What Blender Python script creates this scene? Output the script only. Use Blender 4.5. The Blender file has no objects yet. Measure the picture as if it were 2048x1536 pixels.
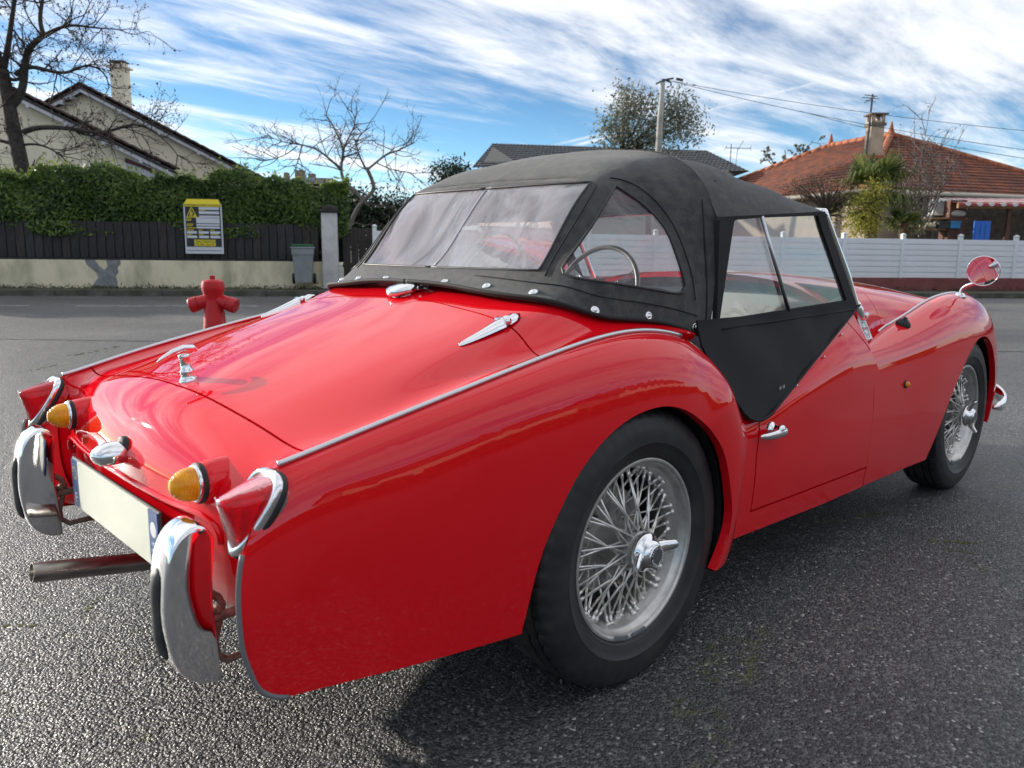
import bpy, bmesh, math, random
import numpy as np
from mathutils import Vector, Matrix
random.seed(7); np.random.seed(7)
S = bpy.context.scene
COL = S.collection
R = math.radians

# ------------------------------------------------------------------ camera
YAW, PITCH, ROLL, FPX = 0.804, 0.168, 0.011, 1574.0
CAM = np.array([-1.375, -1.674, 0.977])
_f = np.array([math.cos(YAW)*math.cos(PITCH), math.sin(YAW)*math.cos(PITCH), -math.sin(PITCH)])
_r0 = np.array([math.sin(YAW), -math.cos(YAW), 0.0]); _u0 = np.cross(_r0, _f)
_r = math.cos(ROLL)*_r0 + math.sin(ROLL)*_u0; _u = -math.sin(ROLL)*_r0 + math.cos(ROLL)*_u0
cd = bpy.data.cameras.new('camera'); cam = bpy.data.objects.new('camera', cd); COL.objects.link(cam)
cam.matrix_world = Matrix(((_r[0], _u[0], -_f[0], CAM[0]), (_r[1], _u[1], -_f[1], CAM[1]), (_r[2], _u[2], -_f[2], CAM[2]), (0, 0, 0, 1)))
cd.sensor_width = 36; cd.lens = FPX/2048*36; cd.clip_start = 0.05; cd.clip_end = 3000
cd.dof.use_dof = True; cd.dof.focus_distance = 2.3; cd.dof.aperture_fstop = 7.0
S.camera = cam
_fh = np.array([math.cos(YAW), math.sin(YAW), 0.0])
def W(px, py, d):            # a survey point: where the sight line of a photo pixel is d metres ahead over the ground
    v = _f + _r*(px-1024)/FPX - _u*(py-768)/FPX
    return CAM + v*(d/np.dot(v, _fh))
def WG(px, d):               # ground point below it
    q = W(px, 480, d); return np.array([q[0], q[1], 0.0])
def WZ(px, py, d): return float(W(px, py, d)[2])

# ------------------------------------------------------------------ world, sun, exposure
SUN_AZ, SUN_EL = R(108), R(15)
SUN = Vector((math.cos(SUN_AZ)*math.cos(SUN_EL), math.sin(SUN_AZ)*math.cos(SUN_EL), math.sin(SUN_EL)))
wd = bpy.data.worlds.new('World'); S.world = wd; wd.use_nodes = True
SEED = (2.906723, 6.990225, 3.258717)
def build_world():
    nt = wd.node_tree; N = nt.nodes; L = nt.links; N.clear()
    out = N.new('ShaderNodeOutputWorld'); bg = N.new('ShaderNodeBackground'); L.new(bg.outputs[0], out.inputs[0])
    bg.inputs[1].default_value = 0.10
    sky = N.new('ShaderNodeTexSky'); sky.sky_type = 'NISHITA'; sky.sun_disc = False
    sky.sun_elevation = SUN_EL; sky.sun_rotation = R(90)-SUN_AZ
    sky.air_density = 1.0; sky.dust_density = 0.25; sky.ozone_density = 2.0
    tc = N.new('ShaderNodeTexCoord')
    def vm(op, a, b=None, s=None):
        n = N.new('ShaderNodeVectorMath'); n.operation = op
        for i, v in enumerate((a, b)):
            if v is None: continue
            if isinstance(v, bpy.types.NodeSocket): L.new(v, n.inputs[i])
            else: n.inputs[i].default_value = v
        if s is not None:
            if isinstance(s, bpy.types.NodeSocket): L.new(s, n.inputs['Scale'])
            else: n.inputs['Scale'].default_value = s
        return n.outputs['Value'] if op == 'DOT_PRODUCT' else n.outputs[0]
    def m(op, a, b=None, c=None, clamp=False):
        n = N.new('ShaderNodeMath'); n.operation = op; n.use_clamp = clamp
        for i, v in enumerate((a, b, c)):
            if v is None: continue
            if isinstance(v, bpy.types.NodeSocket): L.new(v, n.inputs[i])
            else: n.inputs[i].default_value = v
        return n.outputs[0]
    def ss(x, lo, hi):
        n = N.new('ShaderNodeMapRange'); n.interpolation_type = 'SMOOTHSTEP'
        L.new(x, n.inputs[0]); n.inputs[1].default_value = lo; n.inputs[2].default_value = hi
        return n.outputs[0]
    d = vm('NORMALIZE', tc.outputs['Generated'])
    sx = N.new('ShaderNodeSeparateXYZ'); L.new(d, sx.inputs[0])
    zc = m('ADD', m('MAXIMUM', sx.outputs[2], 0.0), 0.10)
    pl = vm('SCALE', d, s=m('DIVIDE', 1.0, zc))
    def streak(ang, sx_, sy_, detail, rough, dist, seed):
        mp = N.new('ShaderNodeMapping'); L.new(pl, mp.inputs[0]); mp.inputs['Rotation'].default_value = (0, 0, ang)
        mp.inputs['Scale'].default_value = (sx_, sy_, 0.0); mp.inputs['Location'].default_value = (seed, seed*0.7, seed)
        n = N.new('ShaderNodeTexNoise'); L.new(mp.outputs[0], n.inputs['Vector'])
        n.inputs['Scale'].default_value = 1.0; n.inputs['Detail'].default_value = detail
        n.inputs['Roughness'].default_value = rough; n.inputs['Distortion'].default_value = dist
        return n.outputs[0]
    big = streak(R(-20), 0.30, 0.62, 5, 0.55, 0.4, SEED[0])
    med = streak(R(-28), 0.75, 2.6, 8, 0.62, 0.7, SEED[1])
    fine = streak(R(-60), 1.6, 5.5, 8, 0.65, 0.5, SEED[2])
    v = m('ADD', m('ADD', m('MULTIPLY', big, 0.95), m('MULTIPLY', med, 0.75)), m('MULTIPLY', fine, 0.35))
    v = m('ADD', v, m('MULTIPLY', ss(sx.outputs[2], 0.14, 0.55), 0.17)); cov = ss(v, 0.90, 1.24)
    # two thin vapour trails
    def trail(nx, ny, c, w):
        q = m('ABSOLUTE', m('SUBTRACT', vm('DOT_PRODUCT', pl, (nx, ny, 0)), c))
        return m('MULTIPLY', m('SUBTRACT', 1.0, ss(q, 0.0, w)), ss(fine, 0.30, 0.6))
    cov = m('MAXIMUM', cov, m('MAXIMUM', m('MULTIPLY', trail(0.9895, -0.1444, 2.812, 0.045), 0.8), m('MULTIPLY', trail(0.998, -0.0625, 2.9935, 0.035), 0.6)))
    # clouds: grey-white, much brighter round the sun
    sd = m('MAXIMUM', vm('DOT_PRODUCT', d, tuple(SUN)), 0.0)
    glow = m('ADD', m('MULTIPLY', m('POWER', sd, 5.0), 1.3), m('MULTIPLY', m('POWER', sd, 60.0), 8.0))
    shade = m('ADD', 0.72, m('MULTIPLY', med, 0.6))
    cb = m('MULTIPLY', m('ADD', 3.4, glow), shade)
    cc = vm('SCALE', (1.0, 1.02, 1.06), s=cb)
    mx = N.new('ShaderNodeMix'); mx.data_type = 'RGBA'; L.new(m('MULTIPLY', cov, 0.92), mx.inputs[0])
    hz = m('SUBTRACT', 1.75, m('MULTIPLY', ss(sx.outputs[2], 0.0, 0.22), 0.75))      # paler towards the horizon
    tint = vm('SCALE', vm('MULTIPLY', sky.outputs[0], (0.24, 0.355, 0.48)), s=hz)
    L.new(tint, mx.inputs[6]); L.new(cc, mx.inputs[7]); L.new(mx.outputs[2], bg.inputs[0])
build_world()
sl = bpy.data.lights.new('sun', 'SUN'); sun = bpy.data.objects.new('sun', sl); COL.objects.link(sun)
sl.energy = 2.0; sl.angle = R(0.7); sl.color = (1.0, 0.93, 0.82)
sun.rotation_euler = SUN.to_track_quat('Z', 'Y').to_euler(); sun.location = (0, 0, 30)
S.view_settings.view_transform = 'Standard'; S.view_settings.look = 'None'
S.view_settings.exposure = 1.62; S.view_settings.gamma = 1.0; S.view_settings.use_curve_mapping = False
S.render.engine = 'CYCLES'

# ------------------------------------------------------------------ materials
MATS = {}
def mat(name, col, rough=0.5, metal=0.0, coat=0.0, coat_rough=0.03, var=0.0, vscale=8.0, bump=0.0, bscale=60.0, bdet=4,
        spec=0.5, trans=0.0, alpha=1.0, emit=None, rvar=0.0, dist=0.01, coords='Object', sheen=0.0, ior=1.45, stretch=None, col2=None, vlo=0.35, vhi=0.65):
    if name in MATS: return MATS[name]
    m = bpy.data.materials.new(name); m.use_nodes = True; nt = m.node_tree; N = nt.nodes; L = nt.links
    b = N['Principled BSDF']; MATS[name] = m
    b.inputs['Base Color'].default_value = (*col, 1); b.inputs['Roughness'].default_value = rough; b.inputs['Metallic'].default_value = metal
    b.inputs['Coat Weight'].default_value = coat; b.inputs['Coat Roughness'].default_value = coat_rough
    b.inputs['Specular IOR Level'].default_value = spec; b.inputs['Transmission Weight'].default_value = trans
    b.inputs['Alpha'].default_value = alpha; b.inputs['IOR'].default_value = ior; b.inputs['Sheen Weight'].default_value = sheen
    tc = N.new('ShaderNodeTexCoord'); src = tc.outputs[coords]
    if stretch:
        mp = N.new('ShaderNodeMapping'); mp.inputs['Scale'].default_value = stretch; L.new(src, mp.inputs[0]); src = mp.outputs[0]
    def noise(sc, det=5, ro=0.6):
        n = N.new('ShaderNodeTexNoise'); n.inputs['Scale'].default_value = sc; n.inputs['Detail'].default_value = det; n.inputs['Roughness'].default_value = ro
        L.new(src, n.inputs['Vector']); return n.outputs[0]
    if var > 0 or col2 or rvar > 0:
        nz = noise(vscale); mr = N.new('ShaderNodeMapRange'); L.new(nz, mr.inputs[0]); mr.inputs[1].default_value = vlo; mr.inputs[2].default_value = vhi
        if col2 or var > 0:
            mx = N.new('ShaderNodeMix'); mx.data_type = 'RGBA'; L.new(mr.outputs[0], mx.inputs[0])
            mx.inputs[6].default_value = (*[c*(1-var) for c in col], 1) if not col2 else (*col, 1)
            mx.inputs[7].default_value = (*[min(1, c*(1+var)) for c in col], 1) if not col2 else (*col2, 1)
            L.new(mx.outputs[2], b.inputs['Base Color'])
        if rvar > 0:
            m2 = N.new('ShaderNodeMapRange'); L.new(nz, m2.inputs[0]); m2.inputs[1].default_value = 0.3; m2.inputs[2].default_value = 0.7
            m2.inputs[3].default_value = max(0.02, rough-rvar); m2.inputs[4].default_value = rough+rvar; L.new(m2.outputs[0], b.inputs['Roughness'])
    if bump > 0:
        bp = N.new('ShaderNodeBump'); bp.inputs['Strength'].default_value = bump; bp.inputs['Distance'].default_value = dist
        L.new(noise(bscale, bdet), bp.inputs['Height']); L.new(bp.outputs[0], b.inputs['Normal'])
        if coat > 0 and name == 'paint': pass
    if emit: b.inputs['Emission Color'].default_value = (*emit[0], 1); b.inputs['Emission Strength'].default_value = emit[1]
    return m

# ------------------------------------------------------------------ mesh helpers
def obj(name, V, F, m, parent=None, smooth=True, **props):
    me = bpy.data.meshes.new(name); me.from_pydata([tuple(map(float, v)) for v in V], [], F); me.validate(); me.update()
    if smooth: me.shade_smooth()
    for mm in (m if isinstance(m, (list, tuple)) else [m]): me.materials.append(mm)
    o = bpy.data.objects.new(name, me); COL.objects.link(o); o.parent = parent
    for k, v in props.items(): o[k] = v
    return o
def from_bm(name, bm, m, parent=None, smooth=True, **props):
    me = bpy.data.meshes.new(name); bm.to_mesh(me); bm.free(); me.update()
    if smooth: me.shade_smooth()
    me.materials.append(m)
    o = bpy.data.objects.new(name, me); COL.objects.link(o); o.parent = parent
    for k, v in props.items(): o[k] = v
    return o
def thing(name, label, cat, loc=(0, 0, 0), group=None, rz=0.0):
    o = bpy.data.objects.new(name, None); COL.objects.link(o); o.empty_display_size = 0.1
    o.location = tuple(map(float, loc)); o.rotation_euler = (0, 0, rz); tag(o, label, cat, group); return o
def tag(o, label=None, cat=None, group=None, kind=None):
    if label: o['label'] = label
    if cat: o['category'] = cat
    if group: o['group'] = group
    if kind: o['kind'] = kind
    return o
def link(me, name, parent, loc=(0, 0, 0), rot=(0, 0, 0), scale=(1, 1, 1)):
    o = bpy.data.objects.new(name, me); COL.objects.link(o); o.parent = parent
    o.location = tuple(map(float, loc)); o.rotation_euler = rot; o.scale = scale; return o
class MB:
    """collects boxes, tubes, lathes and polygons for one mesh"""
    def __init__(s): s.V = []; s.F = []
    def add(s, V, F):
        n = len(s.V); s.V += [tuple(map(float, v)) for v in V]; s.F += [tuple(n+i for i in f) for f in F]; return s
    def box(s, c, d, M=None, bev=0.0):
        bm = bmesh.new(); bmesh.ops.create_cube(bm, size=1.0)
        for v in bm.verts: v.co = Vector((v.co.x*d[0], v.co.y*d[1], v.co.z*d[2]))
        if bev > 0: bmesh.ops.bevel(bm, geom=list(bm.edges), offset=bev, segments=2, affect='EDGES', profile=0.5)
        for v in bm.verts:
            if M is not None: v.co = M @ v.co
            v.co += Vector(tuple(map(float, c)))
        bm.verts.index_update(); V = [v.co[:] for v in bm.verts]; F = [[v.index for v in f.verts] for f in bm.faces]; bm.free()
        return s.add(V, F)
    def tube(s, P, r, n=8, cap=True, ell=None):
        P = [np.array(p, float) for p in P]; k = len(P); rr = r if hasattr(r, '__len__') else [r]*k
        V = []; F = []; up = None
        for i in range(k):
            t = P[min(i+1, k-1)]-P[max(i-1, 0)]; t = t/(np.linalg.norm(t)+1e-12)
            if up is None: up = np.cross(t, [0, 0, 1.0] if abs(t[2]) < 0.9 else [1.0, 0, 0])
            up = up-t*np.dot(up, t); up /= np.linalg.norm(up)+1e-12; b = np.cross(t, up)
            for j in range(n):
                a = 2*math.pi*j/n; e = ell or (1, 1); V.append(P[i]+rr[i]*(math.cos(a)*up*e[0]+math.sin(a)*b*e[1]))
        for i in range(k-1):
            for j in range(n): F.append((i*n+j, i*n+(j+1) % n, (i+1)*n+(j+1) % n, (i+1)*n+j))
        if cap: F.append(tuple(range(n-1, -1, -1))); F.append(tuple((k-1)*n+j for j in range(n)))
        return s.add(V, F)
    def lathe(s, prof, n=32, M=None, close=False):
        # prof: (radius, height) turned about local z
        k = len(prof); V = []; F = []
        for (r, h) in prof:
            for j in range(n):
                a = 2*math.pi*j/n; v = Vector((r*math.cos(a), r*math.sin(a), h)); V.append((M @ v if M is not None else v)[:])
        for i in range(k if close else k-1):
            i2 = (i+1) % k
            for j in range(n): F.append((i*n+j, i*n+(j+1) % n, i2*n+(j+1) % n, i2*n+j))
        return s.add(V, F)
    def prism(s, poly, t, M):
        # polygon in local xy, thickness t along local z, matrix M
        n = len(poly); V = [(M @ Vector((x, y, z)))[:] for z in (0, t) for x, y in poly]
        F = [tuple(range(n-1, -1, -1)), tuple(range(n, 2*n))]+[(i, (i+1) % n, n+(i+1) % n, n+i) for i in range(n)]
        return s.add(V, F)
    def build(s, name, m, parent=None, smooth=False, auto=None, **props):
        o = obj(name, s.V, s.F, m, parent, smooth, **props)
        if auto: 
            o.data.shade_smooth(); o.data.set_sharp_from_angle(angle=R(auto))
        return o
def tmat(loc, z=(0, 0, 1), x=None):
    z = Vector(z).normalized(); x = Vector(x) if x else (Vector((1, 0, 0)) if abs(z.x) < 0.9 else Vector((0, 1, 0)))
    y = z.cross(x).normalized(); x = y.cross(z).normalized()
    M = Matrix((x, y, z)).transposed().to_4x4(); M.translation = Vector(tuple(map(float, loc))); return M
def cspl(t, P, ts):
    t = np.asarray(t, float); P = np.asarray(P, float); n = len(t); sh = P.shape[1:]; Q = P.reshape(n, -1)
    if n == 2:
        a = ((np.asarray(ts)-t[0])/(t[1]-t[0]))[:, None]; return ((1-a)*Q[0]+a*Q[1]).reshape((-1,)+sh)
    h = np.diff(t); A = np.zeros((n, n)); B = np.zeros_like(Q)
    A[0, 0] = 1; A[0, 1] = -1; A[-1, -1] = 1; A[-1, -2] = -1     # parabolic run-out
    for i in range(1, n-1):
        A[i, i-1] = h[i-1]; A[i, i] = 2*(h[i-1]+h[i]); A[i, i+1] = h[i]
        B[i] = 6*((Q[i+1]-Q[i])/h[i]-(Q[i]-Q[i-1])/h[i-1])
    M = np.linalg.solve(A, B); ts = np.asarray(ts, float); k = np.clip(np.searchsorted(t, ts, side='right')-1, 0, n-2)
    hk = h[k][:, None]; a = (t[k+1]-ts)[:, None]; b = (ts-t[k])[:, None]
    r = M[k]*a**3/(6*hk)+M[k+1]*b**3/(6*hk)+(Q[k]/hk-M[k]*hk/6)*a+(Q[k+1]/hk-M[k+1]*hk/6)*b
    return r.reshape((-1,)+sh)
def chord(P):      # P (n, m, 3): mean chord parameter along axis 0
    d = np.linalg.norm(np.diff(P, axis=0), axis=-1)
    if d.ndim > 1: d = d.mean(axis=1)
    t = np.concatenate([[0], np.cumsum(d+1e-6)]); return t/t[-1]
def curve(P, n):
    P = np.array(P, float); return cspl(chord(P), P, np.linspace(0, 1, n))
def grid(ctrl, nu, nv):
    C = np.array(ctrl, float)
    C = cspl(chord(np.swapaxes(C, 0, 1)), np.swapaxes(C, 0, 1), np.linspace(0, 1, nv)); C = np.swapaxes(C, 0, 1)
    return cspl(chord(C), C, np.linspace(0, 1, nu))
def gbm(G, flip=False):
    nu, nv = G.shape[:2]; bm = bmesh.new(); vs = [[bm.verts.new(G[i, j]) for j in range(nv)] for i in range(nu)]
    for i in range(nu-1):
        for j in range(nv-1):
            q = (vs[i][j], vs[i+1][j], vs[i+1][j+1], vs[i][j+1])
            bm.faces.new(q[::-1] if flip else q)
    bm.normal_update(); return bm
def _planes(poly, ax, g):
    P = [np.array(p, float) for p in poly]; c = sum(P)/len(P); out = []
    for i in range(len(P)):
        a, b = P[i], P[(i+1) % len(P)]; d = b-a; l = np.linalg.norm(d)
        if l < 1e-9: continue
        n = np.array([d[1], -d[0]])/l
        if np.dot(n, c-a) > 0: n = -n
        co = [0, 0, 0]; no = [0, 0, 0]; q = a+n*g
        co[ax[0]], co[ax[1]] = q; no[ax[0]], no[ax[1]] = n
        out.append((Vector(co), Vector(no)))
    return out
def keep_in(bm, poly, ax=(0, 2), g=0.0):
    for co, no in _planes(poly, ax, g):
        bmesh.ops.bisect_plane(bm, geom=bm.verts[:]+bm.edges[:]+bm.faces[:], plane_co=co, plane_no=no, clear_outer=True, dist=1e-5)
    return bm
def cut_out(bm, poly, ax=(0, 2), g=0.0, filt=None):
    done = []
    for co, no in _planes(poly, ax, g):
        fs = []
        for f in bm.faces:
            c = f.calc_center_median()
            if filt and not filt(c): continue
            if all((c-a).dot(n) < 0 for a, n in done): fs.append(f)
        es = {e for f in fs for e in f.edges}; vs = {v for f in fs for v in f.verts}
        bmesh.ops.bisect_plane(bm, geom=list(vs)+list(es)+fs, plane_co=co, plane_no=no, dist=1e-5)
        done.append((co, no))
    dead = []
    for f in bm.faces:
        c = f.calc_center_median()
        if filt and not filt(c): continue
        if all((c-a).dot(n) < 0 for a, n in done): dead.append(f)
    bmesh.ops.delete(bm, geom=dead, context='FACES'); return bm
def smooth_hull(P):
    body = curve([(a, 0, b) for a, b in P[:-2]], 46)[:, [0, 2]]; Q = [tuple(q) for q in body]+list(P[-2:])
    Q = sorted(set((round(float(a), 5), round(float(b), 5)) for a, b in Q)); out = []
    for seq in (Q, Q[::-1]):
        h = []
        for p_ in seq:
            while len(h) > 1 and (h[-1][0]-h[-2][0])*(p_[1]-h[-2][1])-(h[-1][1]-h[-2][1])*(p_[0]-h[-2][0]) <= 0: h.pop()
            h.append(p_)
        out += h[:-1]
    return out
def panel(name, bm, m, parent, rim=0.012, mirror=False, **props):
    """sheet-metal panel: the outer skin plus folded-in edges"""
    loose = [v for v in bm.verts if not v.link_faces]; bmesh.ops.delete(bm, geom=loose, context='VERTS')
    bmesh.ops.remove_doubles(bm, verts=bm.verts[:], dist=2e-5)
    bm.normal_update(); bm.verts.index_update()
    V = [np.array(v.co) for v in bm.verts]; Nn = [np.array(v.normal) for v in bm.verts]
    F = [[v.index for v in f.verts] for f in bm.faces]
    if rim > 0:
        for e in bm.edges:
            if len(e.link_faces) == 1:
                f = e.link_faces[0]; vs = [v.index for v in f.verts]; a, b = e.verts[0].index, e.verts[1].index
                if vs[(vs.index(a)+1) % len(vs)] != b: a, b = b, a
                k = len(V); V += [V[a], V[b], V[b]-Nn[b]*rim, V[a]-Nn[a]*rim]; F.append([k+1, k, k+3, k+2])
    bm.free()
    if mirror:
        V = [v*np.array([1, -1, 1]) for v in V]; F = [f[::-1] for f in F]
    return obj(name, V, F, m, parent, True, **props)
def both(name, make, m, parent, rim=0.012, labels=(None, None)):
    out = []
    for k, mir in enumerate((False, True)):
        o = panel(name, make(), m, parent, rim, mir); out.append(o)
        if labels[k]: o['label'] = labels[k]
    return out
# ------------------------------------------------------------------ car materials
PAINT = mat('paint', (0.73, 0.004, 0.011), 0.5, coat=1.0, coat_rough=0.02, spec=0.0, bump=0.015, bscale=14, bdet=2, dist=0.004)
CHROME = mat('chrome', (0.83, 0.83, 0.84), 0.06, metal=1.0, bump=0.03, bscale=40, dist=0.002)
SATIN = mat('satin_trim', (0.62, 0.62, 0.64), 0.28, metal=1.0)
SILVER = mat('wheel_silver', (0.55, 0.54, 0.515), 0.34, metal=0.7, var=0.15, vscale=30)
RUBBER = mat('rubber', (0.020, 0.020, 0.022), 0.62, bump=0.25, bscale=180, dist=0.002, var=0.35, vscale=14)
TYRE = mat('tyre_rubber', (0.017, 0.018, 0.020), 0.5, bump=0.2, bscale=250, dist=0.001, col2=(.036, .035, .034), vscale=11, rvar=.1)
DARK = mat('underbody_black', (0.012, 0.012, 0.013), 0.8, var=0.3, vscale=10)
CLOTH = mat('hood_cloth', (0.014, 0.016, 0.020), 0.85, bump=0.9, bscale=420, dist=0.0025, col2=(.056, .052, .043), vscale=38, sheen=0.25, vlo=.38, vhi=.66)
CLOTH2 = mat('screen_cloth', (0.012, 0.013, 0.015), 0.8, bump=0.4, bscale=500, dist=0.002, var=0.25, vscale=6)
STEEL = mat('exhaust_steel', (0.34, 0.32, 0.30), 0.33, metal=1.0, var=0.35, vscale=12, stretch=(1, 6, 6))
IRON = mat('bracket_steel', (0.22, 0.20, 0.17), 0.6, metal=0.3, var=0.5, vscale=40)
TRED = mat('dark_red_trim', (0.12, 0.012, 0.018), 0.6, bump=0.2, bscale=120)
def clear_mat(name, tint, rough, haze, wr, scale, st=(1, 1, 1), hz=(0.75, 0.76, 0.82)):
    m = bpy.data.materials.new(name); m.use_nodes = True; nt = m.node_tree; N = nt.nodes; L = nt.links; N.clear()
    out = N.new('ShaderNodeOutputMaterial'); tr = N.new('ShaderNodeBsdfTransparent'); tr.inputs[0].default_value = (*tint, 1)
    gl = N.new('ShaderNodeBsdfGlossy'); gl.inputs['Roughness'].default_value = rough; gl.inputs['Color'].default_value = (0.95, 0.95, 0.95, 1)
    df = N.new('ShaderNodeBsdfTranslucent'); dd = N.new('ShaderNodeBsdfDiffuse'); df.inputs[0].default_value = (*hz, 1); dd.inputs[0].default_value = (*hz, 1)
    fr = N.new('ShaderNodeFresnel'); fr.inputs['IOR'].default_value = 1.5
    a1 = N.new('ShaderNodeMixShader'); a2 = N.new('ShaderNodeMixShader'); a3 = N.new('ShaderNodeMixShader'); a3.inputs[0].default_value = 0.5
    L.new(df.outputs[0], a3.inputs[1]); L.new(dd.outputs[0], a3.inputs[2])
    tc = N.new('ShaderNodeTexCoord'); mp = N.new('ShaderNodeMapping'); mp.inputs['Scale'].default_value = st; L.new(tc.outputs['Object'], mp.inputs[0])
    nz = N.new('ShaderNodeTexNoise'); nz.inputs['Scale'].default_value = scale; nz.inputs['Detail'].default_value = 3; nz.inputs['Distortion'].default_value = 1.6
    L.new(mp.outputs[0], nz.inputs['Vector'])
    bp = N.new('ShaderNodeBump'); bp.inputs['Strength'].default_value = wr; bp.inputs['Distance'].default_value = 0.03
    L.new(nz.outputs[0], bp.inputs['Height']); L.new(bp.outputs[0], gl.inputs['Normal']); L.new(bp.outputs[0], fr.inputs['Normal'])
    mr = N.new('ShaderNodeMapRange'); L.new(nz.outputs[0], mr.inputs[0]); mr.inputs[1].default_value = 0.35; mr.inputs[2].default_value = 0.75
    mr.inputs[3].default_value = haze*0.6; mr.inputs[4].default_value = haze*1.5
    L.new(mr.outputs[0], a1.inputs[0]); L.new(tr.outputs[0], a1.inputs[1]); L.new(a3.outputs[0], a1.inputs[2])
    L.new(fr.outputs[0], a2.inputs[0]); L.new(a1.outputs[0], a2.inputs[1]); L.new(gl.outputs[0], a2.inputs[2]); L.new(a2.outputs[0], out.inputs[0])
    return m
VINYL = clear_mat('clear_vinyl', (0.86, 0.87, 0.92), 0.07, 0.58, 0.6, 3.6, (1.0, 2.0, 1.0), (.74, .74, .80))
VINYL2 = clear_mat('clear_side_vinyl', (0.90, 0.92, 0.93), 0.03, 0.16, 0.25, 6.0)
GLASS = clear_mat('pane_glass', (0.93, 0.96, 0.95), 0.01, 0.16, 0.05, 3.0, (1, 1, 1), (.70, .76, .77))
def lens_mat(name, col, deep, tr=.3):
    return mat(name, col, 0.12, coat=0.15, coat_rough=0.02, var=0.25, trans=tr, spec=0.3, vscale=deep, ior=1.5, bump=0.4, bscale=70, bdet=1, dist=0.003)
RED_LENS = lens_mat('red_lens', (0.72, 0.0, 0.010), 26, .42)
AMBER = lens_mat('amber_lens', (1.0, 0.36, 0.006), 30, .12)

car = thing('sports_car', 'red open two-seat sports car with black soft top and wire wheels', 'car')
def gy(rows): return [[(x, -w, z) for (x, w, z) in r] for r in rows]

# ---- rear wing: bead line down to below the wheel
def prof(x, pts): return [(x, w, z) for w, z in pts]
RF = [[(-.826, .578, .643), (-.850, .605, .612), (-.886, .619, .565), (-.908, .627, .50), (-.912, .629, .43), (-.900, .625, .345), (-.875, .62, .24)],
      [(-.790, .580, .650), (-.800, .611, .634), (-.812, .629, .592), (-.822, .638, .52), (-.824, .639, .435), (-.815, .634, .345), (-.80, .626, .23)],
      prof(-.65, [(.594, .684), (.624, .671), (.646, .628), (.658, .555), (.660, .46), (.655, .35), (.645, .22)]),
      prof(-.45, [(.603, .728), (.638, .715), (.664, .670), (.677, .590), (.680, .48), (.674, .36), (.66, .21)]),
      prof(-.25, [(.606, .768), (.645, .755), (.675, .708), (.690, .625), (.693, .50), (.685, .36), (.67, .21)]),
      prof(-.08, [(.605, .794), (.646, .780), (.680, .732), (.697, .645), (.701, .51), (.695, .38), (.68, .25)]),
      [(.08, .603, .798), (.077, .645, .783), (.07, .682, .733), (.06, .700, .65), (.045, .704, .54), (.03, .70, .44), (.0, .69, .34)],
      [(.18, .601, .785), (.174, .643, .768), (.158, .681, .718), (.136, .700, .645), (.105, .704, .555), (.075, .70, .475), (.03, .69, .38)],
      [(.268, .602, .757), (.255, .643, .736), (.23, .680, .69), (.198, .699, .627), (.16, .704, .56), (.12, .70, .49), (.06, .69, .41)]]
for ang, rB in ((45, .492), (34, .490), (25, .487), (15, .464), (5, .442), (-5, .427), (-15, .412), (-28, .39)):
    ca, sa = math.cos(R(ang)), math.sin(R(ang)); wb = .602+.048*min(1, max(0, (58-ang)/30))
    row = []
    for dr, w in ((0, wb), (.022, max(wb+.026, .668)), (.052, .690), (.09, .701), (.16, .704), (.24, .70), (.32, .69)):
        r = rB-dr; row.append((r*ca, w, .33+r*sa))
    RF.append(row)
ARCH_R = [(.235, .205), (.324, .303), (.326, .345), (.315, .39), (.274, .498), (.194, .578), (.113, .625), (.048, .645), (-.028, .648), (-.119, .629), (-.196, .589),
          (-.256, .536), (-.297, .478), (-.33, .418), (-.349, .361), (-.362, .302), (-.372, .255), (-.375, .05), (.15, .05)]
KEEP_R = [(1.0, 1.2), (1.0, .155), (.30, .185), (-.38, .247), (-.62, .263), (-.715, .2695), (-.77, .274), (-.82, .282), (-.862, .299), (-.882, .315), (-.897, .347), (-.908, .387), (-.914, .43), (-.925, .56), (-.925, 1.2)]
ARCH_R = smooth_hull(ARCH_R)
RFG = grid(gy(RF), 150, 48)
def rear_wing():
    bm = gbm(RFG, True); keep_in(bm, KEEP_R); cut_out(bm, ARCH_R); return bm
rear_wings = both('rear_wing', rear_wing, PAINT, car, 0.022)

# ---- door side + front wing
def K(x, T, M_, k, s1, s2, s3, b): return prof(x, [T, M_, k, s1, s2, s3, b])
DR = [K(.40, (.60, .575), (.632, .553), (.650, .520), (.660, .46), (.662, .38), (.657, .29), (.645, .17)),
      K(.52, (.59, .610), (.628, .575), (.652, .537), (.662, .47), (.664, .38), (.659, .29), (.648, .17)),
      K(.70, (.575, .680), (.617, .632), (.653, .585), (.664, .505), (.667, .39), (.662, .29), (.65, .17)),
      K(.88, (.562, .745), (.610, .690), (.653, .628), (.666, .53), (.669, .40), (.664, .29), (.652, .17)),
      K(1.08, (.555, .815), (.603, .745), (.652, .664), (.667, .55), (.671, .41), (.666, .29), (.653, .17)),
      K(1.24, (.555, .830), (.600, .755), (.648, .672), (.667, .56), (.672, .42), (.667, .30), (.654, .17)),
      K(1.40, (.555, .840), (.600, .765), (.646, .685), (.667, .575), (.673, .43), (.668, .30), (.655, .17))]
DRG = grid(gy(DR), 70, 44)
FGAP = [(1.284, .700), (1.302, .668), (1.335, .635), (1.345, .598), (1.341, .51), (1.322, .40), (1.280, .286), (1.255, .10)]
DOOR = [(.506, .536), (.508, .62), (.55, .9), (1.06, .9), (1.16, .765), (1.225, .735)]+FGAP[:7]+[(1.278, .277), (.470, .292), (.500, .426)]
def door():
    bm = gbm(DRG, True); keep_in(bm, DOOR, g=-.003); return bm
doors = both('door', door, PAINT, car, 0.02)
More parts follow.
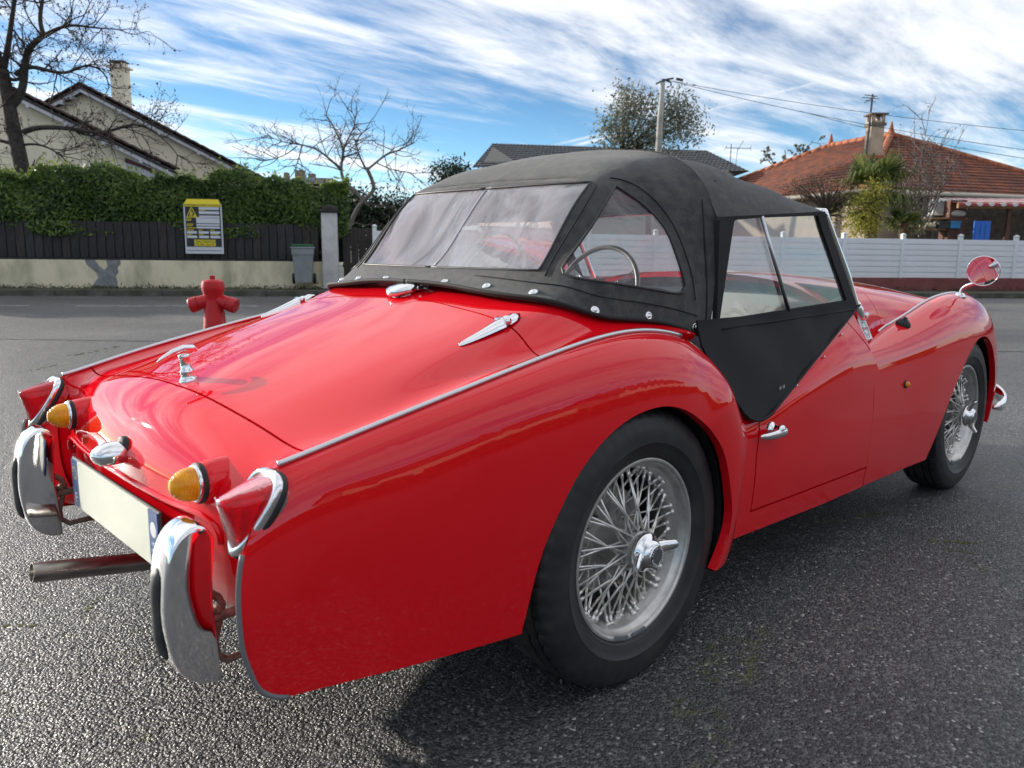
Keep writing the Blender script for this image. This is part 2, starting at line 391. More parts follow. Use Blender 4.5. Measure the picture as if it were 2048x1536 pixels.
def sill():      # closing panel behind and below the door
    bm = gbm(DRG, True); keep_in(bm, [(.40, 1), (1.2345, 1), (1.2345, .211), (.95, .214), (.40, .231)])
    cut_out(bm, DOOR, g=.003); return bm
both('sill_panel', sill, PAINT, car, 0.02)
FF = [prof(1.18, [(.615, .668), (.634, .665), (.650, .645), (.667, .555), (.672, .415), (.667, .295), (.6535, .17)]),
      prof(1.32, [(.600, .681), (.626, .678), (.649, .652), (.667, .568), (.6725, .425), (.6675, .30), (.6545, .17)]),
      prof(1.50, [(.568, .708), (.612, .705), (.650, .668), (.670, .580), (.675, .45), (.670, .32), (.656, .17)]),
      prof(1.745, [(.556, .749), (.607, .747), (.654, .704), (.679, .612), (.686, .48), (.680, .34), (.66, .17)]),
      prof(2.03, [(.547, .800), (.606, .796), (.657, .748), (.686, .655), (.695, .52), (.690, .36), (.67, .18)]),
      prof(2.28, [(.546, .818), (.605, .808), (.657, .752), (.687, .655), (.697, .52), (.691, .36), (.67, .19)]),
      prof(2.50, [(.534, .797), (.594, .780), (.643, .720), (.672, .622), (.684, .50), (.681, .36), (.665, .22)]),
      prof(2.68, [(.505, .735), (.562, .713), (.608, .655), (.637, .565), (.651, .46), (.652, .35), (.642, .25)]),
      prof(2.80, [(.46, .645), (.510, .622), (.553, .57), (.582, .49), (.597, .41), (.598, .34), (.59, .27)]),
      prof(2.87, [(.39, .52), (.43, .50), (.465, .465), (.49, .42), (.503, .37), (.503, .33), (.495, .29)])]
ARCH_F = [(1.802, .205), (1.845, .265), (1.89, .36), (1.955, .455), (2.04, .542), (2.125, .607), (2.215, .643), (2.315, .645), (2.42, .603), (2.515, .505), (2.575, .40), (2.59, .33), (2.58, .05), (1.74, .05)]
ARCH_F = smooth_hull(ARCH_F)
FFG = grid(gy(FF), 130, 46)
def front_wing():
    bm = gbm(FFG, True)
    keep_in(bm, [(1.0, 1.2), (3.2, 1.2), (3.2, .19), (2.58, .19), (1.80, .203), (1.0, .210)])
    cut_out(bm, [(.9, .05)]+[(1.255-.016, .05), (1.2395, .21)]+[(a+.005, b) for a, b in FGAP[6::-1]]+[(1.283, .9), (.9, .9)])
    cut_out(bm, ARCH_F); return bm
front_wings = both('front_wing', front_wing, PAINT, car, 0.022)

# ---- rear deck, tail, boot lid: half the width, columns at fixed y
YC = [0, .14, .28, .40, .46, .50, .54]
def drow(x, zs, bead): return [(x, y, z) for y, z in zip(YC, zs)]+[(x, bead[0], bead[1])]
DK = [drow(.30, (.90, .90, .895, .888, .876, .856, .82, ), (.59, .775)),
      drow(.10, (.899, .898, .893, .884, .872, .852, .822), (.599, .801)),
      drow(-.06, (.887, .886, .881, .872, .862, .843, .812), (.602, .797)),
      drow(-.14, (.869, .868, .861, .850, .838, .818, .789), (.603, .787)),
      drow(-.21, (.848, .846, .837, .826, .812, .792, .768), (.602, .773)),
      drow(-.35, (.808, .806, .798, .785, .771, .754, .740), (.601, .749)),
      drow(-.55, (.750, .747, .739, .725, .712, .701, .694), (.596, .706)),
      drow(-.70, (.704, .701, .691, .677, .667, .661, .659), (.588, .672))]
TAIL = {0: [(-.770, .678), (-.825, .637), (-.858, .585), (-.874, .53), (-.877, .48), (-.868, .41), (-.84, .345), (-.785, .30), (-.68, .27)],
        3: [(-.768, .650), (-.815, .612), (-.843, .570), (-.856, .525), (-.858, .48), (-.849, .41), (-.822, .345), (-.77, .30), (-.67, .27)],
        4: [(-.766, .643), (-.805, .610), (-.828, .570), (-.839, .525), (-.841, .48), (-.834, .41), (-.808, .345), (-.76, .30), (-.665, .27)],
        5: [(-.766, .640), (-.798, .612), (-.815, .572), (-.823, .525), (-.825, .48), (-.819, .41), (-.795, .345), (-.75, .30), (-.66, .27)],
        6: [(-.768, .642), (-.800, .618), (-.816, .577), (-.823, .527), (-.824, .48), (-.819, .41), (-.795, .345), (-.75, .30), (-.66, .27)],
        7: [(-.782, .650), (-.826, .630), (-.845, .58), (-.850, .53), (-.850, .48), (-.844, .41), (-.818, .345), (-.765, .30), (-.66, .27)]}
TAIL[1] = [(x+.001, z-.0025) for x, z in TAIL[0]]; TAIL[2] = [((2*a[0]+3*b[0])/5-.002, (2*a[1]+3*b[1])/5+.001) for a, b in zip(TAIL[0], TAIL[3])]
for k in range(9):
    DK.append([(TAIL[c][k][0], (YC+[.579])[c], TAIL[c][k][1]) for c in range(8)])
_g = grid(DK, 150, 44)                        # y >= 0 half
DKG = np.concatenate([_g[:, ::-1], (_g*np.array([1, -1, 1]))[:, 1:]], axis=1)   # left edge ... right edge
LIDP = [(-.748, -.7), (-.748, .7), (-.235, .7), (-.205, .44), (-.188, .2), (-.184, 0), (-.188, -.2), (-.205, -.44), (-.235, -.7)]
SPARE = [(-.40, .515), (.40, .515), (.425, .50), (.435, .47), (.42, .40), (.38, .335), (.30, .305), (-.30, .305), (-.38, .335), (-.42, .40), (-.435, .47), (-.425, .50)]
tail = lambda c: c.x < -.78
def deck(): 
    bm = gbm(DKG, False); cut_out(bm, LIDP, (0, 1), .0022, lambda c: c.z > .55); cut_out(bm, SPARE, (1, 2), .0025, tail)
    cut_out(bm, [(.16, -.52), (.16, .52), (1, .6), (1, -.6)], (0, 1)); return bm
panel('rear_body_panel', deck(), PAINT, car, 0.018)
bm = gbm(DKG); keep_in(bm, LIDP, (0, 1), -.0022); keep_in(bm, [(-.8, .55), (-.8, 1), (0, 1), (0, .55)], (0, 2)); boot = panel('boot_lid', bm, PAINT, car, 0.018)
bm = gbm(DKG); keep_in(bm, SPARE, (1, 2), -.0025); keep_in(bm, [(-1, 0), (-1, 1), (-.74, 1), (-.74, 0)], (0, 2))
for v in bm.verts: v.co.x += .010
panel('spare_wheel_cover', bm, PAINT, car, 0.015)
# rolled lip above the number plate
lipz = [(-.43, .485), (-.424, .508), (-.40, .520), (-.30, .5215), (-.15, .521), (0, .521), (.15, .521), (.30, .5215), (.40, .520), (.424, .508), (.43, .485)]
from mathutils.bvhtree import BVHTree
_bm = gbm(DKG); DKT = BVHTree.FromBMesh(_bm); _bm.free()
_bm = gbm(RFG, True); RFT = BVHTree.FromBMesh(_bm); _bm.free()
_bm = gbm(FFG, True); FFT = BVHTree.FromBMesh(_bm); _bm.free()
_bm = gbm(DRG, True); DRT = BVHTree.FromBMesh(_bm); _bm.free()
def drop(T, x, y):       # height of a surface
    h = T.ray_cast(Vector((x, y, 3)), Vector((0, 0, -1))); return h[0], h[1]
def fromrear(T, y, z):
    h = T.ray_cast(Vector((-3, y, z)), Vector((1, 0, 0))); return h[0], h[1]
def fromside(T, x, z):
    h = T.ray_cast(Vector((x, -3, z)), Vector((0, 1, 0))); return h[0], h[1]
MB().tube([np.array(fromrear(DKT, y, z)[0])+[-.001, 0, 0] for y, z in curve([(a, b, 0) for a, b in lipz], 60)[:, :2]], .006, 8).build('rolled_lip', PAINT, car, True)
# inner return of each wing at the tail
for s in (-1, 1):
    a = [(-.826, .579, .643), (-.850, .600, .612), (-.886, .614, .565), (-.908, .622, .50), (-.912, .626, .43), (-.908, .626, .387), (-.897, .625, .347), (-.882, .624, .315), (-.862, .625, .299), (-.84, .627, .290)]
    b = [(-.815, .566, .636), (-.832, .562, .60), (-.842, .560, .55), (-.846, .560, .49), (-.843, .560, .42), (-.838, .560, .39), (-.83, .560, .36), (-.815, .560, .33), (-.80, .560, .315), (-.77, .560, .30)]
    A = curve(a, 40); B = curve(b, 40); G = np.stack([A, (A+B)/2+np.array([.004, -.004, 0]), B], 1)*np.array([1, s, 1])
    from_bm('wing_inner_return', gbm(G, s < 0), PAINT, car)
    MB().tube((A*np.array([1, s, 1])+[-.002, s*.002, 0])[13:], .0042, 8).build('wing_edge_trim', mat('grey_edge', (.16, .16, .17), .45), car, True)

# ---- bonnet and scuttle
YB = [0, .15, .28, .38, .45, .50, .53]
def brow(x, zs, bead): return [(x, y, z) for y, z in zip(YB, zs)]+[(x, bead[0], bead[1])]
BN = [brow(1.16, (.905, .903, .893, .875, .85, .825, .80), (.603, .690)),
      brow(1.30, (.907, .905, .896, .880, .860, .836, .812), (.603, .685)),
      brow(1.53, (.902, .900, .891, .877, .860, .830, .794), (.566, .714)),
      brow(1.75, (.890, .887, .878, .862, .842, .813, .785), (.556, .750)),
      brow(2.03, (.868, .865, .855, .838, .818, .801, .796), (.547, .801)),
      brow(2.28, (.840, .837, .826, .809, .797, .798, .806), (.546, .819)),
      brow(2.50, (.802, .799, .788, .772, .765, .772, .785), (.534, .798)),
      brow(2.68, (.75, .747, .737, .724, .717, .720, .727), (.54, .729)),
      [(2.82, y, z) for y, z in zip(YB, (.66, .658, .65, .64, .63, .62, .61))]+[(2.80, .555, .60)],
      [(2.90, y, z) for y, z in zip(YB, (.54, .54, .535, .53, .525, .52, .515))]+[(2.86, .545, .50)],
      [(2.92, y, z) for y, z in zip(YB, (.42, .42, .42, .42, .42, .42, .42))]+[(2.875, .545, .42)],
      [(2.88, y, z) for y, z in zip(YB, (.29, .29, .29, .29, .29, .29, .29))]+[(2.84, .545, .29)]]
_g = grid(BN, 120, 44); BNG = np.concatenate([_g[:, ::-1], (_g*np.array([1, -1, 1]))[:, 1:]], axis=1)
_bm = gbm(BNG, True); BNT = BVHTree.FromBMesh(_bm); _bm.free()
BON = [(1.53, -.70), (1.53, .70), (2.60, .56), (2.68, .40), (2.70, 0), (2.68, -.40), (2.60, -.56)]
up = lambda c: c.z > .55
bm = gbm(BNG, True); keep_in(bm, BON, (0, 1), -.002); keep_in(bm, [(0, .6), (0, 2), (4, 2), (4, .6)], (0, 2)); panel('bonnet', bm, PAINT, car, .018)
bm = gbm(BNG, True); keep_in(bm, [(1.0, -1), (1.0, 1), (2.0, 1), (2.0, -1)], (0, 1)); cut_out(bm, BON, (0, 1), .002, up)
cut_out(bm, [(1.05, .90), (1.147, .785), (1.232, .728), (1.30, .676), (1.30, .5), (1.0, .5)], (0, 2), 0, lambda c: abs(c.y) > .52); panel('scuttle', bm, PAINT, car, .02)
bm = gbm(BNG, True); keep_in(bm, [(2.0, -1), (2.0, 1), (4.0, 1), (4.0, -1)], (0, 1)); cut_out(bm, BON, (0, 1), .002, up); panel('nose_apron', bm, PAINT, car, .02)

# ---- bright bead between wings and body
def bead(G, col, name, u0=0, u1=None, r=.0065, lift=.004):
    P = G[u0:u1, col]
    for s in (1, -1):
        Q = P*np.array([1, s, 1])+np.array([0, 0, lift]); MB().tube(Q, r, 8).build(name, SATIN, car, True)
_e = max(i for i in range(150) if RFG[i, 0, 0] < .240 and RFG[i, 0, 2] > .7)
bead(RFG, 0, 'wing_bead', 2, _e, .0052); bead(FFG, 0, 'wing_bead', 22, 92, .005, .003)

# ---- underside, wheel housings
u = MB(); u.box((1.1, 0, .245), (2.6, .90, .03)); u.box((.95, 0, .232), (1.1, 1.2, .03)); u.box((-.33, 0, .46), (.80, .88, .32)); u.box((2.1, 0, .42), (1.2, .86, .42)); u.box((1.33, 0, .42), (.05, 1.2, .44))
u.box((.2, 0, .45), (.04, 1.1, .45)); u.build('underbody', DARK, car)
for x, zc, w, a0_, a1_ in ((-.02, .30, .36, -22, 196), (2.235, .30, .37, 18, 200)):
    for s in (-1, 1):
        V = []; F = []; n = 28
        for i in range(n+1):
            a = R(a0_)+R(a1_-a0_)*i/n; c, sn = math.cos(a), math.sin(a)
            for y in (.44, .60, .672): V.append((x+(w if y < .65 else w-.012)*c, s*y, zc+.012+(w if y < .65 else w-.012)*sn))
        for i in range(n):
            for j in range(2): F.append((i*3+j, i*3+j+1, i*3+4+j, i*3+3+j))
        for i in range(n): F.append((i*3, i*3+3, len(V)))
        V.append((x, s*.44, zc)); obj('wheel_housing', V, F, DARK, car)
# ---- wheels
def wheel_parts():
    t = MB(); half = [(.206, .058), (.210, .067), (.216, .0725), (.218, .0735), (.2185, .0728), (.230, .0785), (.246, .0832), (.2465, .0838), (.2495, .0838), (.250, .0832), (.268, .0835), (.284, .0805), (.298, .0752), (.302, .0745), (.309, .070), (.3145, .0645), (.3170, .0595),
            (.3188, .054), (.3190, .047), (.3120, .0462), (.3120, .0425), (.3200, .0417), (.3205, .020), (.3125, .0192), (.3125, .0150), (.3208, .0142)]
    prof_ = half+[(r, -h) for r, h in half[::-1]]; n = 216; k = len(prof_); V = []; F = []
    for i, (r, h) in enumerate(prof_):
        for j in range(n):
            a = 2*math.pi*j/n; rr = r
            if 13 <= i <= 18 or 13 <= k-1-i <= 18:
                if (j+(1 if i > k//2 else 0)) % 4 == 0: rr -= .0045 if (14 <= i <= 18 or 14 <= k-1-i <= 18) else .001
            elif r > .3195 and abs(h) > .018 and (j+2) % 4 == 0: rr -= .003
            hh = h+(.0009 if h > 0 else -.0009)*((j//2) % 2) if i in (11, 12, k-12, k-13) else h
            V.append((rr*math.cos(a), rr*math.sin(a), hh))
    for i in range(k-1):
        for j in range(n): F.append((i*n+j, (i+1)*n+j, (i+1)*n+(j+1) % n, i*n+(j+1) % n))
    tyre = obj('tyre', V, F, TYRE); tyre.data.set_sharp_from_angle(angle=R(40))
    rim = MB().lathe([(.2085, .058), (.2105, .064), (.2095, .069), (.2055, .0705), (.2010, .0685), (.1985, .063), (.1965, .056), (.1905, .051), (.1865, .045), (.1845, .034), (.1790, .027), (.1775, .0), (.1790, -.02), (.1865, -.03), (.1890, -.05), (.197, -.056), (.2095, -.066)], 96).build('wheel', SILVER, None, True)
    rim.data.set_sharp_from_angle(angle=R(50))
    hub = MB().lathe([(.02, -.06), (.058, -.06), (.058, -.035), (.047, -.03), (.043, .0), (.040, .055), (.043, .062), (.043, .072), (.036, .076), (.036, .09), (.0, .09)], 32).build('hub', SILVER, None, True); hub.data.set_sharp_from_angle(angle=R(40))
    drum = MB().lathe([(.06, -.075), (.118, -.075), (.126, -.07), (.127, -.03), (.122, -.022), (.105, -.021), (.10, -.026), (.06, -.024), (.0, -.024)], 48).build('brake_drum', mat('drum_iron', (.40, .39, .37), .5, metal=.4, var=.3, vscale=20), None, True); drum.data.set_sharp_from_angle(angle=R(40))
    sp = MB().lathe([(.0, .121), (.0255, .121), (.0270, .1195), (.0275, .1175), (.0310, .116), (.0365, .107), (.0415, .097), (.0475, .094), (.050, .090), (.050, .082), (.044, .078), (.036, .078)][::-1], 48)
    for q in (0, math.pi):     # two ears
        V = []; n = 12
        for (r, wd_, zt, zb) in ((.030, .019, .109, .085), (.045, .017, .112, .090), (.060, .0145, .118, .098), (.073, .0125, .124, .105), (.0800, .0110, .127, .109), (.0830, .0075, .125, .112)):
            for j in range(n):
                a = 2*math.pi*j/n; zz = (zt+zb)/2+(zt-zb)/2*math.sin(a); yy = wd_*math.cos(a)
                V.append((r*math.cos(q)-yy*math.sin(q), r*math.sin(q)+yy*math.cos(q), zz))
        F = [(i*n+j, (i+1)*n+j, (i+1)*n+(j+1) % n, i*n+(j+1) % n) for i in range(5) for j in range(n)]+[tuple(5*n+j for j in range(n))]
        sp.add(V, F)
    spin = sp.build('knock_off_spinner', CHROME, None, True); spin.data.set_sharp_from_angle(angle=R(38))
    cap_ = MB().lathe([(.0, .1217), (.0245, .1217)][::-1], 32).build('spinner_face', mat('face_grey', (.09, .095, .10), .5), None, True)
    mk = MB()
    for i in range(22):
        if i % 6 == 5: continue
        a = 2*math.pi*i/22; mk.box((.0215*math.cos(a), .0215*math.sin(a), .1221), (.0042, .0018 if i % 3 else .0030, .0006), Matrix.Rotation(a, 3, 'Z'))
    mks = mk.build('face_mark', mat('white_print', (.8, .8, .8), .4))
    wt = MB()
    for q in (-1, 1):
        for i in range(3):
            a = R(-96+q*9+(i-1)*4.5); wt.box((.2015*math.cos(a), .2015*math.sin(a), .0705), (.010, .0165, .005), Matrix.Rotation(a, 3, 'Z'), .0015)
    wts = wt.build('balance_weight', mat('lead_grey', (.20, .22, .24), .5, metal=.4))
    meshes = [o.data for o in (rim, tyre, hub, drum, spin, cap_, wts, mks)]
    for o in (rim, tyre, hub, drum, spin, cap_, wts, mks): bpy.data.objects.remove(o)
    spk = []
    SPK = mat('spoke_metal', (.80, .78, .74), .32, metal=.7, var=.2, vscale=60)
    for (r0, h0, r1, h1, tw) in ((.040, .069, .1785, .012, 22.5), (.040, .066, .1785, .006, -22.5), (.050, -.032, .1835, .033, 27.5), (.050, -.036, .1835, .030, -27.5), (.044, .058, .1785, .022, 37.5), (.044, .056, .1785, .019, -37.5)):
        a = R(tw); p0 = np.array([r0, 0, h0]); p1 = np.array([r1*math.cos(a), r1*math.sin(a), h1]); d = (p1-p0)/np.linalg.norm(p1-p0)
        m_ = MB().tube([p0, p1], .0028, 6); m_.tube([p1-d*.022, p1-d*.012, p1-d*.010, p1-d*.006, p1-d*.003, p1+d*.002], [.0040, .0040, .0032, .0050, .0078, .0088], 8)
        o = m_.build('spoke', SPK, None, True); spk.append(o.data); bpy.data.objects.remove(o)
    return meshes, spk
WM, SPKM = wheel_parts()
NM = ('tyre', 'hub', 'brake_drum', 'knock_off_spinner', 'spinner_face', 'balance_weight', 'spinner_mark')
for x, y, s, spin_a, lab in ((0, .593, -1, 8, 'right rear wire wheel'), (2.235, .582, -1, -70, 'right front wire wheel'), (0, .593, 1, 10, 'left rear wire wheel'), (2.235, .582, 1, 60, 'left front wire wheel')):
    w = link(WM[0], 'wheel', car, (x, s*y, .317), (R(90)*(-s), 0, 0)); w['label'] = lab
    for nm, me in zip(NM, WM[1:]):
        link(me, nm, w, (0, 0, 0), (0, 0, R(spin_a if nm.startswith('knock') else 0)), (.90, .90, 1) if nm[:4] in ('knoc', 'spin') else (1, 1, 1))
    MB().tube([(-.140, .112, .028), (-.128, .102, .052)], [.0045, .0032], 8).build('valve', RUBBER, w, True)
    for k in range(12):
        for q in range(6):
            link(SPKM[q], 'spoke', w, (0, 0, 0), (0, 0, 2*math.pi*(k+(0, 0, .5, .5, -1/3, 1/3)[q])/12))

# ---- tail lamps
e1 = np.array([.067, 0, .116])/.134; en = np.array([-.116, 0, .067])/.134
half = [(0, .066), (.020, .0645), (.034, .058), (.042, .046), (.0445, .028), (.042, .004), (.035, -.022), (.0245, -.045), (.012, -.061), (0, -.067)]
OUT = np.array(half+[(-a, b) for a, b in half[-2:0:-1]]); OUT = curve(np.vstack([OUT, OUT[:1]])[:, [0, 1, 1]], 49)[:-1, :2]
for s in (-1, 1):
    c0 = np.array([-.862, s*.583, .581]); e2 = np.array([0, s, 0])
    def ring(sc, off, du=0): return [c0+e2*a*sc+e1*(b*sc+du)+en*off for a, b in OUT]
    def loft(rings, cap=True):
        V = [p_ for r_ in rings for p_ in r_]; n = len(OUT); F = [(i*n+j, i*n+(j+1) % n, (i+1)*n+(j+1) % n, (i+1)*n+j) for i in range(len(rings)-1) for j in range(n)]
        if cap: F.append(tuple((len(rings)-1)*n+j for j in range(n)))
        return V, F
    b = obj('tail_lamp', *loft([ring(.80, -.03), ring(1.0, -.010), ring(1.06, .004), ring(1.03, .010), ring(.92, .012), ring(.86, .008), ring(.85, -.01)], False), CHROME, car)
    obj('rubber_gasket', *loft([ring(1.0, -.012), ring(1.07, -.008), ring(1.085, -.002), ring(1.03, .001)], False), RUBBER, b)
    top_, bot_, tip_ = np.array([-.826, 0, .639]), np.array([-.893, 0, .523]), np.array([-.9215, 0, .6185])
    def wedge(t, ysc, ins):
        P = []
        for a_, b_ in OUT*ins:
            q = min(1, max(0, (b_+.067)/.133)); B_ = bot_*(1-q)+top_*q+en*.004; E_ = (bot_+np.array([-.004, 0, .004]))*(1-q)+tip_*q
            p_ = B_*(1-t)+E_*t; P.append(np.array([p_[0], s*.583+s*a_*ysc, p_[2]]))
        return P
    obj('lens', *loft([wedge(0, .96, .93), wedge(.12, .95, .93), wedge(.35, .86, .93), wedge(.6, .70, .92), wedge(.82, .52, .90), wedge(.94, .38, .87), wedge(1.0, .22, .80), wedge(1.015, .06, .70)]), RED_LENS, b)
    MB().tube([tip_+[0, s*.583, 0], tip_*.5+bot_*.5+[-.003, s*.583, .002], bot_+[-.004, s*.583, .0]], [.0009, .0012, .0016], 8).build('lens_edge', CHROME, b, True)
    obj('reflector', *loft([ring(.84, .002), ring(.6, -.004), ring(.2, -.006)]), SATIN, b)
# ---- amber indicators
for s in (-1, 1):
    M = tmat((-.858, s*.372, .580), (-1, 0, .04)) @ Matrix.Scale(.92, 4)
    pod = MB().lathe([(.046, -.05), (.044, -.03), (.040, -.012), (.037, .0), (.0, .0)], 32, M).build('indicator', PAINT, car, True)
    MB().lathe([(.037, -.004), (.0385, .0), (.0385, .006), (.035, .008)], 32, M).build('rubber_gasket', RUBBER, pod, True)
    MB().lathe([(.035, .006), (.036, .010), (.034, .0135), (.0305, .014), (.030, .010)], 32, M).build('chrome_ring', CHROME, pod, True)
    pr = [(.032, .012)]
    for i in range(8):
        t_ = i/8; r0 = .032*(1-t_**2.1)**.62; h0 = .014+.042*t_; pr += [(r0, h0), (r0*.992, h0+.0026), (r0*.95, h0+.0036)]
    pr += [(.005, .0560), (0, .0565)]; MB().lathe(pr, 36, M).build('lens', AMBER, pod, True)
# ---- number plate with lamp
fr_plate = mat('plate_frame', (.03, .03, .03), .5)
PX = -.893
pm = MB().box((PX+.004, 0, .4495), (.006, .528, .115), None, .002).build('number_plate', fr_plate, car)
MB().box((PX, 0, .4495), (.004, .432, .108)).build('plate_face', mat('plate_cream', (.80, .80, .66), .35, var=.04, vscale=6), pm)
blue = mat('plate_blue', (.012, .07, .24), .35)
for s in (-1, 1): MB().box((PX, s*.239, .4495), (.0041, .044, .108)).build('blue_band', blue, pm)
white = mat('white_print', (.8, .8, .8), .4)
def text(body, size, M, m, parent, name='lettering', ext=.0004, align='CENTER'):
    cu = bpy.data.curves.new(name, 'FONT'); cu.body = body; cu.size = size; cu.align_x = align; cu.align_y = 'CENTER'; cu.extrude = ext; cu.resolution_u = 3
    o = bpy.data.objects.new(name, cu); COL.objects.link(o); dg = bpy.context.evaluated_depsgraph_get()
    me = bpy.data.meshes.new_from_object(o.evaluated_get(dg)); bpy.data.objects.remove(o)
    me.transform(M); me.materials.append(m); o2 = bpy.data.objects.new(name, me); COL.objects.link(o2); o2.parent = parent; return o2
MR = lambda x, y, z: tmat((x, y, z), (-1, 0, 0), (0, -1, 0))       # text facing backwards
text('F', .034, MR(PX-.0025, .239, .415), white, pm)
st = MB()
for i in range(12):
    a = 2*math.pi*i/12; st.lathe([(.0025, 0), (0, .0002)], 5, tmat((PX-.0025, .239+.0135*math.cos(a), .474+.0135*math.sin(a)), (-1, 0, 0)))
st.build('star_ring', mat('plate_yellow', (.75, .6, .05), .4), pm)
MB().lathe([(.015, 0), (.014, .0006), (0, .0007)], 24, tmat((PX-.002, -.239, .468), (-1, 0, 0))).build('round_emblem', white, pm)
for k_, w_ in ((0, .018), (1, .022), (2, .016)): MB().box((PX-.0024, -.239, .440-k_*.013), (.0012, w_, .006)).build('band_mark', mat('pale_blue_print', (.25, .38, .55), .4), pm)
# plate lamp
V = []; F = []; nu, nv = 24, 12
lamp = MB()
pr = []
def ellipsoid(c, r, M3=None, nu=24, nv=14, zmin=-1.0):
    V = []; F = []
    for i in range(nv+1):
        t = -math.pi/2+math.pi*i/nv; zt = max(math.sin(t), zmin)
        for j in range(nu):
            a = 2*math.pi*j/nu; v = np.array([math.cos(t)*math.cos(a)*r[0], math.cos(t)*math.sin(a)*r[1], zt*r[2]])
            if M3 is not None: v = M3 @ v
            V.append(v+np.array(c))
    for i in range(nv):
        for j in range(nu): F.append((i*nu+j, i*nu+(j+1) % nu, (i+1)*nu+(j+1) % nu, (i+1)*nu+j))
    return V, F
pl_ = obj('plate_lamp', *ellipsoid((-.882, 0, .562), (.043, .036, .026), None, 28, 16, -.55), CHROME, car)
MB().box((-.888, 0, .5465), (.05, .045, .004), None, .0015).build('lamp_glass', GLASS, pl_)
MB().lathe([(.03, -.02), (.033, 0), (.030, .006), (0, .006)], 24, tmat((-.862, 0, .563), (-1, 0, 0))).build('rubber_gasket', RUBBER, pl_, True)
# boot handle
hp = np.array(drop(DKT, -.722, 0)[0]); hb = MB().lathe([(.018, -.004), (.018, .003), (.0145, .006), (.0135, .010), (.0150, .018), (.0150, .021), (.0115, .024), (.0110, .047), (.0125, .049), (.0125, .056), (0, .058)], 24, tmat(hp, (-.12, 0, 1)))
hdl = hb.build('boot_handle', CHROME, car, True)
t0 = hp+np.array([.004, 0, .068])
MB().tube([t0+[.016, 0, -.006], t0+[.008, 0, 0], t0+[-.012, 0, .001], t0+[-.035, 0, -.006], t0+[-.055, 0, -.017], t0+[-.066, 0, -.025]], [.006, .0095, .009, .0075, .0055, .003], 12, True, (1.0, .72)).build('lever', CHROME, hdl, True)
# boot hinges
for s in (-1, 1):
    P = []; 
    def leaf(xs_, ws_, hs_, name, par):
        V = []; F = []; n = 9
        for x, w_, h_ in zip(xs_, ws_, hs_):
            c, nn = drop(DKT, x, s*.438)
            for j in range(n):
                a = math.pi*j/(n-1); V.append((x, s*.438+w_*math.cos(a), c.z+.001+h_*math.sin(a)))
        for i in range(len(xs_)-1):
            for j in range(n-1): F.append((i*n+j, i*n+j+1, (i+1)*n+j+1, (i+1)*n+j))
        F += [tuple(range(n))[::-1], tuple((len(xs_)-1)*n+j for j in range(n))]
        return obj(name, V, F, CHROME, par)
    hg = leaf([-.335, -.330, -.315, -.28, -.245, -.222, -.215], [.003, .006, .009, .0135, .0175, .0195, .017], [.003, .006, .008, .011, .015, .018, .014], 'boot_hinge', car)
    leaf([-.211, -.206, -.195, -.185, -.175, -.166, -.163], [.017, .019, .0175, .0155, .012, .007, .003], [.013, .017, .013, .014, .010, .006, .002], 'hinge_leaf', hg)
    c, nn = drop(DKT, -.213, s*.438); MB().tube([(-.2135, s*.438-.020, c.z+.010), (-.2135, s*.438+.020, c.z+.010)], .0075, 12).build('hinge_pin', CHROME, hg, True)
# filler cap
c, nn = drop(DKT, -.152, 0)
fc = MB().lathe([(.036, -.02), (.036, .001), (.040, .003), (.0455, .005), (.0475, .009), (.0475, .017), (.0445, .021), (.036, .0235), (.018, .0248), (0, .025)], 40, tmat(c, tuple(nn))).build('filler_cap', CHROME, car, True); fc.data.set_sharp_from_angle(angle=R(45))
MB().box(tuple(np.array(c)+[.02, -.044, .014]), (.03, .012, .012), None, .003).build('cap_lever', CHROME, fc)
